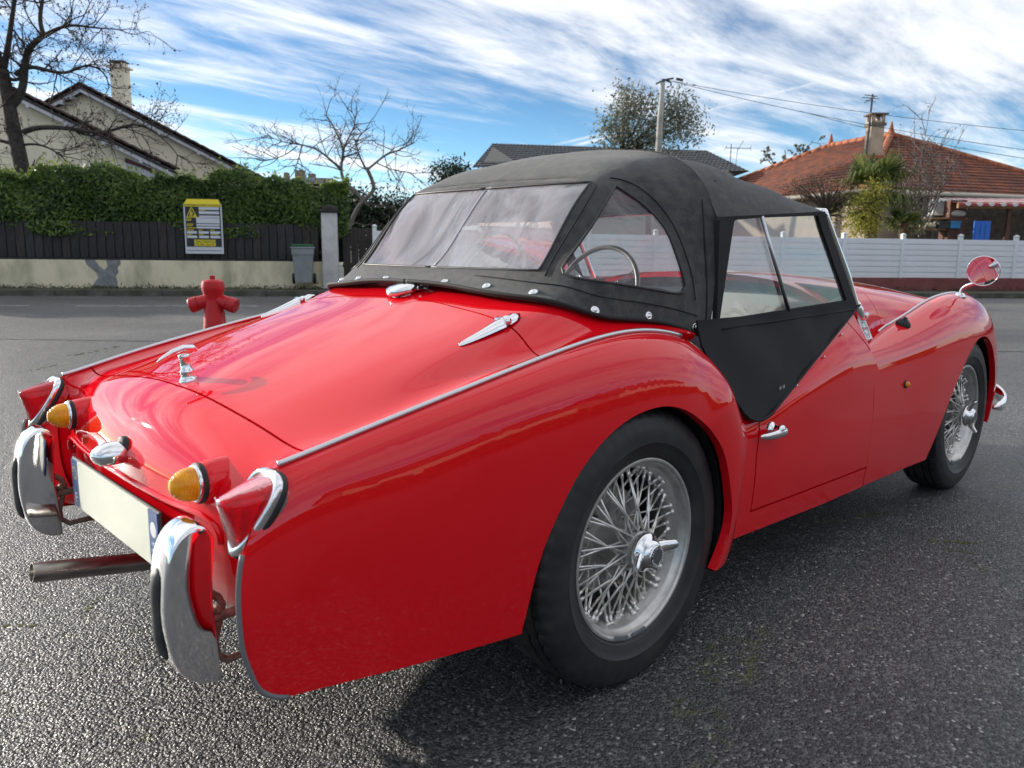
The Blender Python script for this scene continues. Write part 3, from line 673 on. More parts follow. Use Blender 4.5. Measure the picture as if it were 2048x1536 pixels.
# ---- overriders
for s in (-1, 1):
    cl = curve([(x, 0, z) for x, z in [(-.888, .520), (-.893, .536), (-.908, .546), (-.932, .540), (-.954, .512), (-.966, .46), (-.969, .40), (-.963, .345), (-.946, .302), (-.920, .281), (-.895, .276), (-.888, .277)]], 40)[:, [0, 2]]
    back = [(-.889, .30), (-.892, .36), (-.894, .42), (-.892, .48), (-.889, .51)]
    OL = np.array([tuple(q) for q in cl]+back); cen = np.array([-.915, .41]); V = []; F = []; n = len(OL)
    for yy, ins in ((-.0400, .0075), (-.0395, .004), (-.037, .0015), (-.032, .0), (0, -.0015), (.032, .0), (.037, .0015), (.0395, .004), (.0400, .0075)):
        for q in OL:
            d = cen-q; d /= np.linalg.norm(d); q2 = q+d*ins; V.append((q2[0], s*.452+yy*(.90+.14*(q2[0]+.945)/.06), q2[1]))
    for i in range(8):
        for j in range(n): F.append((i*n+j, i*n+(j+1) % n, (i+1)*n+(j+1) % n, (i+1)*n+j))
    F += [tuple(range(n))[::-1], tuple(8*n+j for j in range(n))]
    ov = obj('overrider', V, F, CHROME, car); ov.data.set_sharp_from_angle(angle=R(60))
    rb = curve([(x, 0, z) for x, z in [(-.968, .480), (-.974, .462), (-.977, .40), (-.973, .345), (-.966, .328)]], 12)
    MB().tube([(q[0]+.006, s*.452, q[2]) for q in rb], [.006, .010, .0105, .0105, .0105, .0105, .0105, .0105, .0105, .0105, .010, .006], 10, True, (1.3, .55)).build('rubber_strip', mat('buffer_rubber', (.05, .053, .052), .6, var=.3, vscale=40), ov, True)
    bk = MB(); y0 = s*.455
    bk.tube([(-.895, y0, .425), (-.872, y0, .405), (-.866, y0, .39), (-.872, y0-s*.0, .365), (-.882, y0, .33), (-.880, y0, .305), (-.862, y0, .290), (-.80, y0, .292)], .0032, 6, True, (.7, 2.4))
    bk.build('bracket', IRON, ov, True); MB().tube([(-.905, y0, .37), (-.82, y0, .375)], .009, 10).build('bumper_bolt', IRON, ov, True)
    MB().lathe([(.011, 0), (.011, .008), (.006, .009), (.006, .018), (0, .018)], 6, tmat((-.872, y0, .383), (-1, 0, .2))).build('nut', IRON, ov)
# ---- exhaust
ex = MB().lathe([(.0165, .26), (.0195, .30), (.0215, .30), (.0220, .29), (.0220, -.0)], 28, tmat((-.71, .195, .232), (-.995, 0, .165))).build('exhaust_pipe', STEEL, car, True); ex.data.set_sharp_from_angle(angle=R(50))
MB().lathe([(0, .262), (.0166, .262)], 20, tmat((-.71, .195, .232), (-.995, 0, .165))).build('pipe_bore', DARK, ex)
# ---- soft top
ROOF = [[(.435, 0, 1.268), (.435, .24, 1.260), (.435, .43, 1.213), (.435, .515, 1.125), (.435, .553, 1.058)],
        [(.60, 0, 1.258), (.60, .24, 1.249), (.60, .42, 1.210), (.60, .51, 1.138), (.60, .559, 1.074)],
        [(.80, 0, 1.232), (.80, .24, 1.223), (.80, .42, 1.188), (.80, .51, 1.135), (.80, .557, 1.090)],
        [(.97, 0, 1.198), (.96, .24, 1.190), (.95, .42, 1.164), (.94, .51, 1.128), (.94, .553, 1.099)],
        [(1.09, 0, 1.163), (1.085, .24, 1.157), (1.07, .42, 1.140), (1.05, .505, 1.120), (1.045, .545, 1.105)],
        [(1.125, 0, 1.135), (1.12, .24, 1.131), (1.105, .42, 1.119), (1.08, .505, 1.106), (1.07, .548, 1.096)]]
HR = [[(.44, 0, 1.268), (.44, .24, 1.260), (.44, .435, 1.212), (.44, .52, 1.122), (.428, .553, 1.0), (.405, .570, .88), (.372, .580, .758)],
      [(.36, 0, 1.252), (.36, .23, 1.243), (.355, .42, 1.192), (.345, .50, 1.095), (.325, .54, .98), (.30, .562, .88), (.268, .575, .790)],
      [(.30, 0, 1.234), (.295, .22, 1.225), (.28, .41, 1.177), (.255, .48, 1.085), (.22, .525, .98), (.19, .550, .89), (.158, .565, .813)],
      [(.25, 0, 1.213), (.245, .22, 1.205), (.225, .395, 1.162), (.19, .46, 1.075), (.15, .505, .98), (.10, .535, .90), (.05, .553, .824)],
      [(.21, 0, 1.194), (.205, .22, 1.187), (.18, .385, 1.153), (.14, .445, 1.075), (.085, .48, .985), (.02, .512, .90), (-.03, .533, .838)],
      [(.18, 0, 1.178), (.175, .22, 1.172), (.155, .370, 1.149), (.11, .418, 1.075), (.05, .444, .985), (-.025, .464, .905), (-.09, .478, .862)],
      [(.17, 0, 1.170), (.165, .20, 1.165), (.147, .328, 1.150), (.10, .362, 1.095), (.03, .371, 1.007), (-.048, .374, .922), (-.128, .370, .874)],
      [(.165, 0, 1.166), (.155, .10, 1.161), (.138, .178, 1.152), (.095, .198, 1.105), (.027, .20, 1.020), (-.052, .20, .935), (-.143, .20, .888)],
      [(.162, 0, 1.164), (.148, 0, 1.158), (.134, 0, 1.150), (.092, 0, 1.106), (.025, 0, 1.023), (-.052, 0, .940), (-.147, .0, .894)]]
HRr = gy(HR); HRG = grid(HRr, 120, 70); ROG = grid(gy(ROOF), 70, 46)
rng = np.random.RandomState(3)
def wrinkle(G, amp):      # slack cloth
    nu, nv = G.shape[:2]; a = np.linspace(0, 1, nu)[:, None]; b = np.linspace(0, 1, nv)[None, :]; f = np.zeros((nu, nv))
    for k in range(9):
        f += np.sin(a*rng.uniform(3, 16)+b*rng.uniform(3, 14)+rng.uniform(0, 6.3))/(1+k*.3)
    w = np.minimum(1, 8*np.minimum(a, 1-a))*np.minimum(1, 6*np.minimum(b, 1-b)); du = np.gradient(G, axis=0); dv = np.gradient(G, axis=1); n = np.cross(du, dv); n /= np.linalg.norm(n, axis=-1, keepdims=True)+1e-9
    return G+n*(f*w*amp)[..., None]
HRG = wrinkle(HRG, .0020); ROG = wrinkle(ROG, .0032)
_bm = gbm(HRG, False); HRT = BVHTree.FromBMesh(_bm); _bm.free()
_bm = gbm(ROG, True); ROT = BVHTree.FromBMesh(_bm); _bm.free()
def sight(T, px, py):     # surveyed point on a surface
    d = Vector(tuple(_f+_r*(px-1024)/FPX-_u*(py-768)/FPX)).normalized(); h = T.ray_cast(Vector(tuple(CAM)), d); return h[0], h[1]
def hullpts(pts, a, b):
    P = [sight(HRT, *q)[0] for q in pts]; P = [q for q in P if q is not None]; P = curve([tuple(q) for q in P], 40) if len(P) > 4 else P
    Q = sorted((round(float(q[a]), 5), round(float(q[b]), 5)) for q in P); out = []
    for seq in (Q, Q[::-1]):
        h = []
        for p_ in seq:
            while len(h) > 1 and (h[-1][0]-h[-2][0])*(p_[1]-h[-2][1])-(h[-1][1]-h[-2][1])*(p_[0]-h[-2][0]) <= 0: h.pop()
            h.append(p_)
        out += h[:-1]
    return out
QW = hullpts([(1231, 371), (1200, 423), (1160, 491), (1126, 547), (1148, 555), (1200, 563), (1265, 571), (1320, 580), (1362, 586), (1371, 580), (1372, 570), (1363, 541), (1350, 503), (1335, 463), (1316, 437), (1296, 416), (1265, 392), (1240, 376)], 0, 2)
_a, _b = sight(HRT, 1182, 364)[0], sight(HRT, 1077, 541)[0]
RW = [(-_a[1], _a[2]), (-_b[1], _b[2]), (_b[1], _b[2]), (_a[1], _a[2])]
qf = lambda c: abs(c.y) > .40 and c.z < 1.15
def half_hood(): return gbm(HRG, False)
bm = half_hood(); cut_out(bm, QW, (0, 2), 0, qf); cut_out(bm, RW, (1, 2), 0, lambda c: c.x < .17)
top = panel('soft_top', bm, CLOTH, car, .006)
bm = half_hood(); cut_out(bm, QW, (0, 2), 0, qf); cut_out(bm, RW, (1, 2), 0, lambda c: c.x < .17)
panel('soft_top_side', bm, CLOTH, top, .006, True)
for mir in (False, True): panel('roof_cloth', gbm(ROG, True), CLOTH, top, .008, mir)
for mir in (False, True):
    bm = half_hood(); keep_in(bm, RW, (1, 2), .006); keep_in(bm, [(-.3, .5), (-.3, 1.3), (.175, 1.3), (.175, .5)], (0, 2))
    for v in bm.verts: v.co.x += .003
    panel('rear_window', bm, VINYL, top, 0, mir)
    bm = half_hood(); keep_in(bm, QW, (0, 2), .006)
    bmesh.ops.delete(bm, geom=[f for f in bm.faces if not qf(f.calc_center_median())], context='FACES')
    for v in bm.verts: v.co.y += .003
    panel('quarter_window', bm, VINYL2, top, 0, mir)
def seam(pts, T, r, name, m, par, both_=True, lift=.001):
    P = []
    for q in pts:
        c, n = sight(T, *q)
        if c is None: continue
        P.append(np.array(c)+np.array(n)*lift)
    if len(P) < 2: return
    P = curve(P, max(8, len(P)*5)) if len(P) > 2 else np.array(P)
    for s in ((1, -1) if both_ else (1,)): MB().tube(P*np.array([1, s, 1]), r, 6).build(name, m, par, True)
HEM = mat('hem_cloth', (.012, .012, .013), .75)
seam([(1402, 318), (1403, 360), (1404, 400), (1408, 470), (1412, 540), (1413, 610), (1409, 668)], HRT, .0025, 'seam', HEM, top)
seam([(760, 541), (850, 543), (950, 551), (1040, 562), (1090, 568), (1130, 573), (1180, 588), (1260, 602), (1340, 616), (1395, 632)], HRT, .0014, 'stitch_line', HEM, top, False)
seam([(1193, 372), (1165, 420), (1130, 478), (1100, 530), (1090, 552)], HRT, .0016, 'stitch_line', HEM, top)
seam([(1220, 356), (1260, 366), (1300, 392), (1340, 440), (1368, 500), (1385, 560), (1390, 600)], HRT, .0016, 'stitch_line', HEM, top)
seam([(1405, 381), (1430, 362), (1462, 337)], ROT, .0022, 'seam', HEM, top)
def ring_tube(poly, conv, r, m, name, mir=True):
    P = []
    n = len(poly)
    for i in range(n):
        a, b = np.array(poly[i], float), np.array(poly[(i+1) % n], float)
        for t in np.linspace(0, 1, 8, endpoint=False):
            c = conv(a*(1-t)+b*t)
            if c is not None: P.append(np.array(c))
    P.append(P[0])
    for s in ((1, -1) if mir else (1,)): MB().tube(np.array(P)*np.array([1, s, 1]), r, 6, False).build(name, m, top, True)
BIND = mat('window_binding', (.035, .035, .037), .5); VEDGE = mat('vinyl_edge', (.45, .45, .47), .35)
ring_tube(QW, lambda q: fromside(HRT, q[0]*.996+.0004, q[1]*.998+.0018)[0], .0035, BIND, 'window_binding')
rw2 = [(0, RW[0][1]), (-RW[0][0], RW[0][1]), (-RW[1][0], RW[1][1]), (0, RW[1][1])]
def rr_(q):
    c = fromrear(HRT, min(q[0], -.001), q[1])[0]; return None if c is None else (c[0], c[1], c[2])
for s in (1, -1):
    P = []
    for i in range(3):
        a, b = np.array(rw2[i]), np.array(rw2[i+1])
        for t in np.linspace(0, 1, 14):
            c = rr_(a*(1-t)+b*t)
            if c is not None: P.append(np.array(c)*np.array([1, s, 1]))
    MB().tube(P, .0035, 6).build('window_binding', BIND, top, True)
P = [np.array(q)+[.002, 0, 0] for q in (rr_((-.0015, z)) for z in np.linspace(RW[0][1]-.004, RW[1][1]+.004, 16)) if q is not None]; MB().tube(P, .0022, 6).build('window_crease', VEDGE, top, True)
for s in (1, -1): MB().tube(HRG[:, -1]*np.array([1, s, 1])+[0, -s*.001, .002], .0055, 6).build('hem_band', HEM, top, True)
# turn-button studs
SN = [(687, 559), (745, 555), (812, 553), (889, 563), (973, 572), (1067, 584), (1190, 621), (1297, 632), (1390, 655)]
def stud(c, n):
    return MB().lathe([(.0105, -.002), (.0110, .001), (.0095, .0025), (.0060, .0028), (.0055, .0020), (.0045, .0020), (.0040, .0050), (.0025, .0060), (0, .0060)], 16, tmat(c, tuple(n))).build('stud', CHROME, top, True)
for k, q in enumerate(SN[2:]):
    c, n = sight(HRT, *q)
    if c is None: continue
    stud(c, n)
    if k: stud((c[0], -c[1], c[2]), (n[0], -n[1], n[2]))
# ---- side screens
def wz(z): return .557+max(0, 1.06-z)*.10 if z > .80 else .583+(.80-z)*.265
def sv(pts): return [(x, -wz(z), z) for x, z in pts]
def plate2(poly, hole, name, m, par, t=.012, s=1, dy=0, wav=False):
    """flat frame following the door line: outer polygon with an opening, real thickness"""
    bm = bmesh.new(); xs_ = [q[0] for q in poly]; zs_ = [q[1] for q in poly]; n = 44
    G = np.zeros((n, n, 3))
    for i, x in enumerate(np.linspace(min(xs_), max(xs_), n)):
        for j, z in enumerate(np.linspace(max(zs_), min(zs_), n)): G[i, j] = (x, -wz(z)-dy-(.0022*math.sin(x*19+z*23)+.0016*math.sin(x*37-z*31+1) if wav else 0), z)
    bm.free(); bm = gbm(G, True); keep_in(bm, poly)
    if hole: cut_out(bm, hole)
    return panel(name, bm, m, par, t, s < 0)
OUTER = [(.428, 1.060), (.436, 1.068), (1.020, 1.105), (1.245, .815), (1.235, .79), (.395, .775)]
HOLE = [(.497, 1.057), (.510, 1.066), (.975, 1.091), (1.172, .831), (.412, .806)]
FLAP = [(.30, .812), (1.245, .814), (.575, .5525), (.545, .544), (.515, .541), (.485, .543), (.455, .552), (.43, .57), (.36, .66), (.30, .75)]
for s in (1, -1):
    scn = plate2(OUTER, HOLE, 'side_screen', CLOTH2, car, .014, s, .004)
    plate2(FLAP, None, 'screen_flap', CLOTH2, scn, .006, s, .014, True)
    hem = [(1.243, .813), (.577, .5545), (.545, .546), (.515, .543), (.485, .545), (.457, .554), (.432, .572), (.36, .66)]
    MB().tube([(x, -s*(wz(z)+.016), z) for a_, b_ in zip(hem[:-1], hem[1:]) for x, z in (tuple(np.array(a_)*(1-t)+np.array(b_)*t) for t in (0, .25, .5, .75))], .0042, 6).build('hem', CLOTH2, scn, True)
    MB().tube([(x, -s*(wz(z)+.0165), z) for x, z in ((.40, .786), (.62, .790), (.85, .794), (1.05, .798), (1.215, .801))], .0020, 6).build('stitch_line', CLOTH2, scn, True)
    plate2([(a, b) for a, b in [(.49, 1.070), (.98, 1.096), (1.18, .824), (.405, .80)]], None, 'sliding_pane', GLASS, scn, 0, s, -.004)
    a, b = np.array([.64, -wz(1.075)-.003, 1.076]), np.array([.785, -wz(.815)-.003, .812])
    if s < 0: a[1] *= -1; b[1] *= -1
    MB().tube([a, b], .0055, 8).build('pane_divider', SATIN, scn, True)
    for (x, z) in ((.635, .612), (.655, .614)):
        MB().lathe([(.006, 0), (.006, .003), (0, .004)], 12, tmat((x, -s*(wz(z)+.015), z), (0, -s, 0))).build('screen_screw', CHROME, scn)
# lift-the-dot pegs on the door
for (px, py) in ((1680, 671), (1645, 716), (1590, 773)):
    c, n = sight(DRT, px, py)
    if c is not None: MB().tube([np.array(c), np.array(c)+np.array(n)*.010], [.0028, .0022], 8).build('door_peg', CHROME, doors[0], True)
# ---- windscreen
ws = None
for s in (-1, 1):
    P = curve([(1.345, s*.566, .765), (1.305, s*.563, .80), (1.24, s*.556, .892), (1.16, s*.545, 1.0), (1.078, s*.533, 1.108)], 20)
    r_ = [.013-.004*i/19 for i in range(20)]
    if ws is None: ws = MB().tube(P, r_, 12, True, (.8, 1.25)).build('windscreen', CHROME, car, True)
    else: MB().tube(P, r_, 12, True, (.8, 1.25)).build('screen_post', CHROME, ws, True)
    F_ = curve([(1.30, s*.563, .812), (1.325, s*.562, .782), (1.355, s*.560, .768), (1.40, s*.556, .768), (1.435, s*.552, .772)], 12)
    F_[:, 2] += 0
    MB().tube(F_, [.016, .020, .022, .022, .021, .020, .019, .017, .015, .012, .009, .004], 12, True, (.75, 1.0)).build('post_foot', CHROME, ws, True)
hd = [(1.082, -.533, 1.108), (1.12, -.30, 1.122), (1.135, 0, 1.127), (1.12, .30, 1.122), (1.082, .533, 1.108)]
MB().tube(curve(hd, 30), .010, 8).build('screen_header', CHROME, ws, True)
bs = [(1.335, -.555, .80), (1.385, -.30, .868), (1.40, 0, .898), (1.385, .30, .868), (1.335, .555, .80)]
MB().tube(curve(bs, 30), .010, 8).build('screen_base', CHROME, ws, True)
A = curve(hd, 30); B = curve(bs, 30); from_bm('screen_glass', gbm(np.stack([A, (A+B)/2+[.012, 0, 0], B], 1)), GLASS, ws)
# ---- cabin
tr_ = mat('cabin_black', (.025, .023, .022), .7, bump=.2, bscale=150)
for s in (-1, 1):
    sb = MB(); sb.box((.60, s*.29, .44), (.46, .44, .14), None, .045); st_ = sb.build('seat', TRED, car, auto=50)
    M = Matrix.Rotation(R(-14), 3, 'Y'); MB().box((.36, s*.29, .64), (.13, .44, .50), M, .05).build('backrest', TRED, st_, auto=50)
PALE = mat('pale_dash', (.72, .76, .77), .45, var=.06, vscale=6)
dsh = MB().box((1.235, 0, .725), (.03, 1.10, .25), None, .01).build('dashboard', PALE, car, auto=40)
MB().tube(curve([(1.225, -.555, .842), (1.222, -.3, .862), (1.22, 0, .868), (1.222, .3, .862), (1.225, .555, .842)], 24), .022, 10).build('crash_roll', TRED, dsh, True)
for y, z, r in ((-.33, .76, .012), (-.20, .70, .014), (-.44, .72, .010), (.12, .76, .03), (.0, .76, .03), (.25, .77, .05), (.40, .77, .05), (-.08, .70, .012)):
    MB().lathe([(r, -.004), (r, .006), (r*.8, .010), (0, .010)], 20, tmat((1.220, y, z), (-1, 0, 0))).build('dash_dial' if r > .02 else 'dash_knob', CHROME if r < .02 else tr_, dsh, True)
MB().box((1.2185, -.30, .66), (.006, .30, .11), None, .003).build('glove_lid', PALE, dsh)
for s in (-1, 1):
    MB().box((.86, s*.585, .52), (.80, .03, .36), None, .01).build('door_trim', TRED, car)
    pts = curve([(.42, s*.585, .60), (.62, s*.58, .63), (.85, s*.572, .73), (1.05, s*.565, .80), (1.20, s*.56, .83)], 20); MB().tube(pts, .016, 8).build('cockpit_piping', TRED, car, True)
c0 = CAM+(_f+_r*(1190-1024)/FPX-_u*(590-768)/FPX)*1.0; d_ = c0-CAM; c0 = CAM+d_*((.93-CAM[0])/d_[0])
ax = np.array([-.93, 0, .36]); sw_m = mat('wheel_rim_grey', (.16, .15, .14), .3, coat=.5)
M = tmat(c0, tuple(ax)); ringp = [(M @ Vector((.192*math.cos(a), .192*math.sin(a), 0)))[:] for a in np.linspace(0, 2*math.pi, 49)]
stw = MB().tube(ringp, .0095, 10, False).build('steering_wheel', sw_m, car, True)
for a in (0, 120, 240):
    for o_ in (-.012, -.004, .004, .012):
        a_ = R(a+90); dx, dy = math.cos(a_), math.sin(a_)
        MB().tube([(M @ Vector((dx*.03-dy*o_, dy*.03+dx*o_, -.01)))[:], (M @ Vector((dx*.190-dy*o_, dy*.190+dx*o_, 0)))[:]], .0022, 6).build('wheel_spoke', CHROME, stw, True)
MB().lathe([(.0, .01), (.035, .008), (.04, -.01), (.02, -.05), (.018, -.35)], 20, M).build('column', sw_m, stw, True)
# ---- small fittings
c, n = fromside(DRT, .575, .508)
dh = MB().lathe([(.021, -.004), (.021, .004), (.019, .007), (.0145, .010), (.0135, .024), (.015, .026), (.015, .036), (.012, .039), (0, .040)], 24, tmat(c, (0, -1, .05))).build('door_handle', CHROME, doors[0], True)
q = np.array(c)+np.array([0, -.030, -.004])
MB().tube([q+[.024, -.002, -.002], q+[.018, -.002, -.001], q+[.0, -.002, -.001], q+[-.03, .0, -.003], q+[-.06, .004, -.003], q+[-.082, .008, -.001], q+[-.090, .009, .0]], [.0095, .0125, .0125, .0105, .0085, .006, .003], 12, True, (.75, 1.1)).build('lever', CHROME, dh, True)
c, n = fromside(FFT, 1.50, .531); M = tmat(c, tuple(n))
rp = MB().lathe([(.014, -.002), (.014, .004), (.011, .005)], 20, M).build('side_repeater', RUBBER, front_wings[0], True); MB().lathe([(.011, .003), (.009, .010), (.005, .014), (0, .015)], 16, M).build('lens', AMBER, front_wings[0], True)
c, n = sight(FFT, 1806, 649); M = tmat(c, tuple(n))
if c is not None: MB().lathe([(.026, -.003), (.026, .004), (.022, .010), (.014, .018), (.008, .020), (.007, .028), (0, .029)], 20, M).build('aerial_base', RUBBER, front_wings[0], True)
# wing mirror
c, n = sight(FFT, 1921, 592); mc = None
for s, W_ in ((-1, front_wings[0]),):
    c = np.array(c); d_ = float(np.dot(c-CAM, _f)); mc = W(1967, 542, d_-.08)
    MB().lathe([(.022, -.003), (.022, .005), (.014, .011), (.009, .014), (0, .014)], 20, tmat(c, tuple(n))).build('wing_mirror', CHROME, car, True)
    mir_ = bpy.data.objects[[o.name for o in bpy.data.objects if o.name.startswith('wing_mirror')][0]]
    back = mc+np.array([.025, 0, -.03])
    MB().tube(curve([c, c+[.002, -.004, .03], (c*.45+back*.55)+[0, 0, .012], back], 14), [.0075]*10+[.007, .0065, .006, .006], 10).build('stem', CHROME, mir_, True)
    _v1 = (CAM-mc)/np.linalg.norm(CAM-mc); _v2 = np.array([1.3, -.50, .72])-mc; _v2 /= np.linalg.norm(_v2); n_ = tuple(_v1+_v2); M = tmat(mc, n_)
    MB().lathe([(.0, -.03), (.03, -.026), (.052, -.014), (.060, -.002), (.0610, .003), (.0585, .005), (.0565, .003)], 40, M).build('mirror_shell', CHROME, mir_, True)
    MB().lathe([(0, .003), (.0575, .003)], 40, M).build('mirror_glass', mat('mirror_silver', (.9, .9, .9), .01, metal=1.0), mir_)
# sticker on the scuttle
c, n = sight(BNT, 1729, 658)
if c is not None:
    M = tmat(tuple(np.array(c)+np.array(n)*.0015), tuple(n), (1, 0, 0))
    if (M.to_3x3() @ Vector((0, 1, 0))).z < 0: M = M @ Matrix.Rotation(math.pi, 4, 'Z')
    M.translation = Vector(c)+Vector(n)*.0015
    stk = MB().prism([(-.036, -.038), (.036, -.038), (.038, -.036), (.038, .036), (.036, .038), (-.036, .038), (-.038, .036), (-.038, -.036)], .0006, M).build('sticker', mat('sticker_white', (.78, .78, .78), .35), car)
    MU = M @ Matrix.Translation((0, 0, .0009)); lv = MB()
    for s in (-1, 1):
        for i in range(9):
            a = R(-80+160*i/8*.98+8); 
            for o_ in (-.0022, .0022):
                r_ = .0145+o_; cx, cy = s*r_*math.cos(a)*1.65, r_*math.sin(a)*1.9
                lv.add([(MU @ Vector((cx+dx, cy+dy, 0)))[:] for dx, dy in ((-.0030, -.002), (.0008, -.0036), (.0030, .002), (-.0008, .0036))], [(0, 1, 2, 3)])
    lv.build('laurel_wreath', mat('print_dark', (.03, .04, .04), .5), stk); text('TRIUMPH', .0150, MU, mat('print_red', (.45, .01, .02), .4), stk, ext=.0001)
# front bumper: bowed blade with turned-in ends
bp = curve([(2.60, -.672, .305), (2.68, -.688, .307), (2.80, -.66, .325), (2.92, -.52, .36), (2.98, -.25, .365), (3.0, 0, .365), (2.98, .25, .365), (2.92, .52, .36), (2.80, .66, .335), (2.68, .688, .322), (2.60, .672, .322)], 61)
V = []; F = []
for i, q in enumerate(bp):
    t_ = bp[min(i+1, 60)]-bp[max(i-1, 0)]; o_ = np.array([-t_[1], t_[0], 0])*-1; o_ = np.array([t_[1], -t_[0], 0]); o_ /= np.linalg.norm(o_); h_ = .036*min(1, .25+min(i, 60-i)/5)
    for dz_, do_ in ((-1, -.004), (-.6, .006), (0, .010), (.6, .006), (1, -.004), (0, -.006)): V.append(q+o_*do_+np.array([0, 0, dz_*h_]))
for i in range(60): F += [(i*6+j, i*6+(j+1) % 6, (i+1)*6+(j+1) % 6, (i+1)*6+j) for j in range(6)]
obj('front_bumper', V, F+[(5, 4, 3, 2, 1, 0), tuple(360+j for j in range(6))], CHROME, car)
# ================================================================== street
def G(px, py):              # ground under a photo pixel
    d = _f+_r*(px-1024)/FPX-_u*(py-768)/FPX; t = -CAM[2]/d[2]; q = CAM+t*d; return np.array([q[0], q[1], 0.0])
def asphalt(name, dark, light, wet, cell, bumpd, moss=0.0):
    m = bpy.data.materials.new(name); m.use_nodes = True; nt = m.node_tree; N = nt.nodes; L = nt.links; b = N['Principled BSDF']
    tc = N.new('ShaderNodeTexCoord'); P = tc.outputs['Object']
    def noise(sc, det=4, ro=.6, dist=0.0):
        n = N.new('ShaderNodeTexNoise'); n.inputs['Scale'].default_value = sc; n.inputs['Detail'].default_value = det; n.inputs['Roughness'].default_value = ro; n.inputs['Distortion'].default_value = dist; L.new(P, n.inputs['Vector']); return n.outputs[0]
    def rng_(x, a, b_, c, d):
        n = N.new('ShaderNodeMapRange'); L.new(x, n.inputs[0]); n.inputs[1].default_value = a; n.inputs[2].default_value = b_; n.inputs[3].default_value = c; n.inputs[4].default_value = d; return n.outputs[0]
    def mth(op, x, y):
        n = N.new('ShaderNodeMath'); n.operation = op
        for i, v in enumerate((x, y)):
            if isinstance(v, bpy.types.NodeSocket): L.new(v, n.inputs[i])
            else: n.inputs[i].default_value = v
        return n.outputs[0]
    v = N.new('ShaderNodeTexVoronoi'); v.inputs['Scale'].default_value = cell; v.inputs['Randomness'].default_value = 1.0; L.new(P, v.inputs['Vector'])
    v2 = N.new('ShaderNodeTexVoronoi'); v2.inputs['Scale'].default_value = cell*2.3; L.new(P, v2.inputs['Vector'])
    sep = N.new('ShaderNodeSeparateColor'); L.new(v.outputs['Color'], sep.inputs[0])
    big = noise(.35, 5, .6, .5); mid = noise(3.0, 5)
    stone = rng_(sep.outputs[0], 0, 1, 0.0, 1.0)
    mx = N.new('ShaderNodeMix'); mx.data_type = 'RGBA'; L.new(mth('MULTIPLY', mth('POWER', stone, 3.0), rng_(mid, .3, .7, .5, 1.0)), mx.inputs[0]); mx.inputs[6].default_value = (*dark, 1); mx.inputs[7].default_value = (*light, 1)
    col = mx.outputs[2]
    fl = N.new('ShaderNodeMix'); fl.data_type = 'RGBA'; L.new(mth('GREATER_THAN', sep.outputs[1], .987), fl.inputs[0]); L.new(col, fl.inputs[6]); fl.inputs[7].default_value = (*[min(.6, c*1.6) for c in light], 1); col = fl.outputs[2]
    m2 = N.new('ShaderNodeMix'); m2.data_type = 'RGBA'; m2.blend_type = 'MULTIPLY'; m2.inputs[0].default_value = 1.0; L.new(col, m2.inputs[6])
    cr = N.new('ShaderNodeCombineColor'); g_ = rng_(big, .3, .7, .62, 1.3)
    for i in range(3): L.new(g_, cr.inputs[i])
    L.new(cr.outputs[0], m2.inputs[7]); col = m2.outputs[2]
    if moss > 0:
        mk = mth('MULTIPLY', rng_(noise(1.1, 6, .7, 1.0), .60, .68, 0, 1), rng_(noise(22, 3), .45, .6, 0, 1))
        m3 = N.new('ShaderNodeMix'); m3.data_type = 'RGBA'; L.new(mth('MULTIPLY', mk, moss), m3.inputs[0]); L.new(col, m3.inputs[6]); m3.inputs[7].default_value = (.10, .11, .012, 1); col = m3.outputs[2]
    L.new(col, b.inputs['Base Color']); L.new(rng_(mth('ADD', mth('MULTIPLY', big, .6), mth('MULTIPLY', sep.outputs[1], .4)), .3, .7, wet[0], wet[1]), b.inputs['Roughness'])
    b.inputs['Specular IOR Level'].default_value = wet[2]
    h = mth('ADD', mth('MULTIPLY', v.outputs['Distance'], -1.0), mth('MULTIPLY', v2.outputs['Distance'], -.35)); h = mth('ADD', h, mth('MULTIPLY', sep.outputs[2], .5))
    bp = N.new('ShaderNodeBump'); bp.inputs['Strength'].default_value = 1.0; bp.inputs['Distance'].default_value = bumpd; L.new(h, bp.inputs['Height']); L.new(bp.outputs[0], b.inputs['Normal'])
    return m
LOT = asphalt('wet_asphalt', (.040, .040, .042), (.24, .23, .215), (.28, .54, .5), 150, .0048, .9)
ROADM = asphalt('road_asphalt', (.075, .073, .071), (.22, .215, .205), (.5, .75, .4), 110, .003)
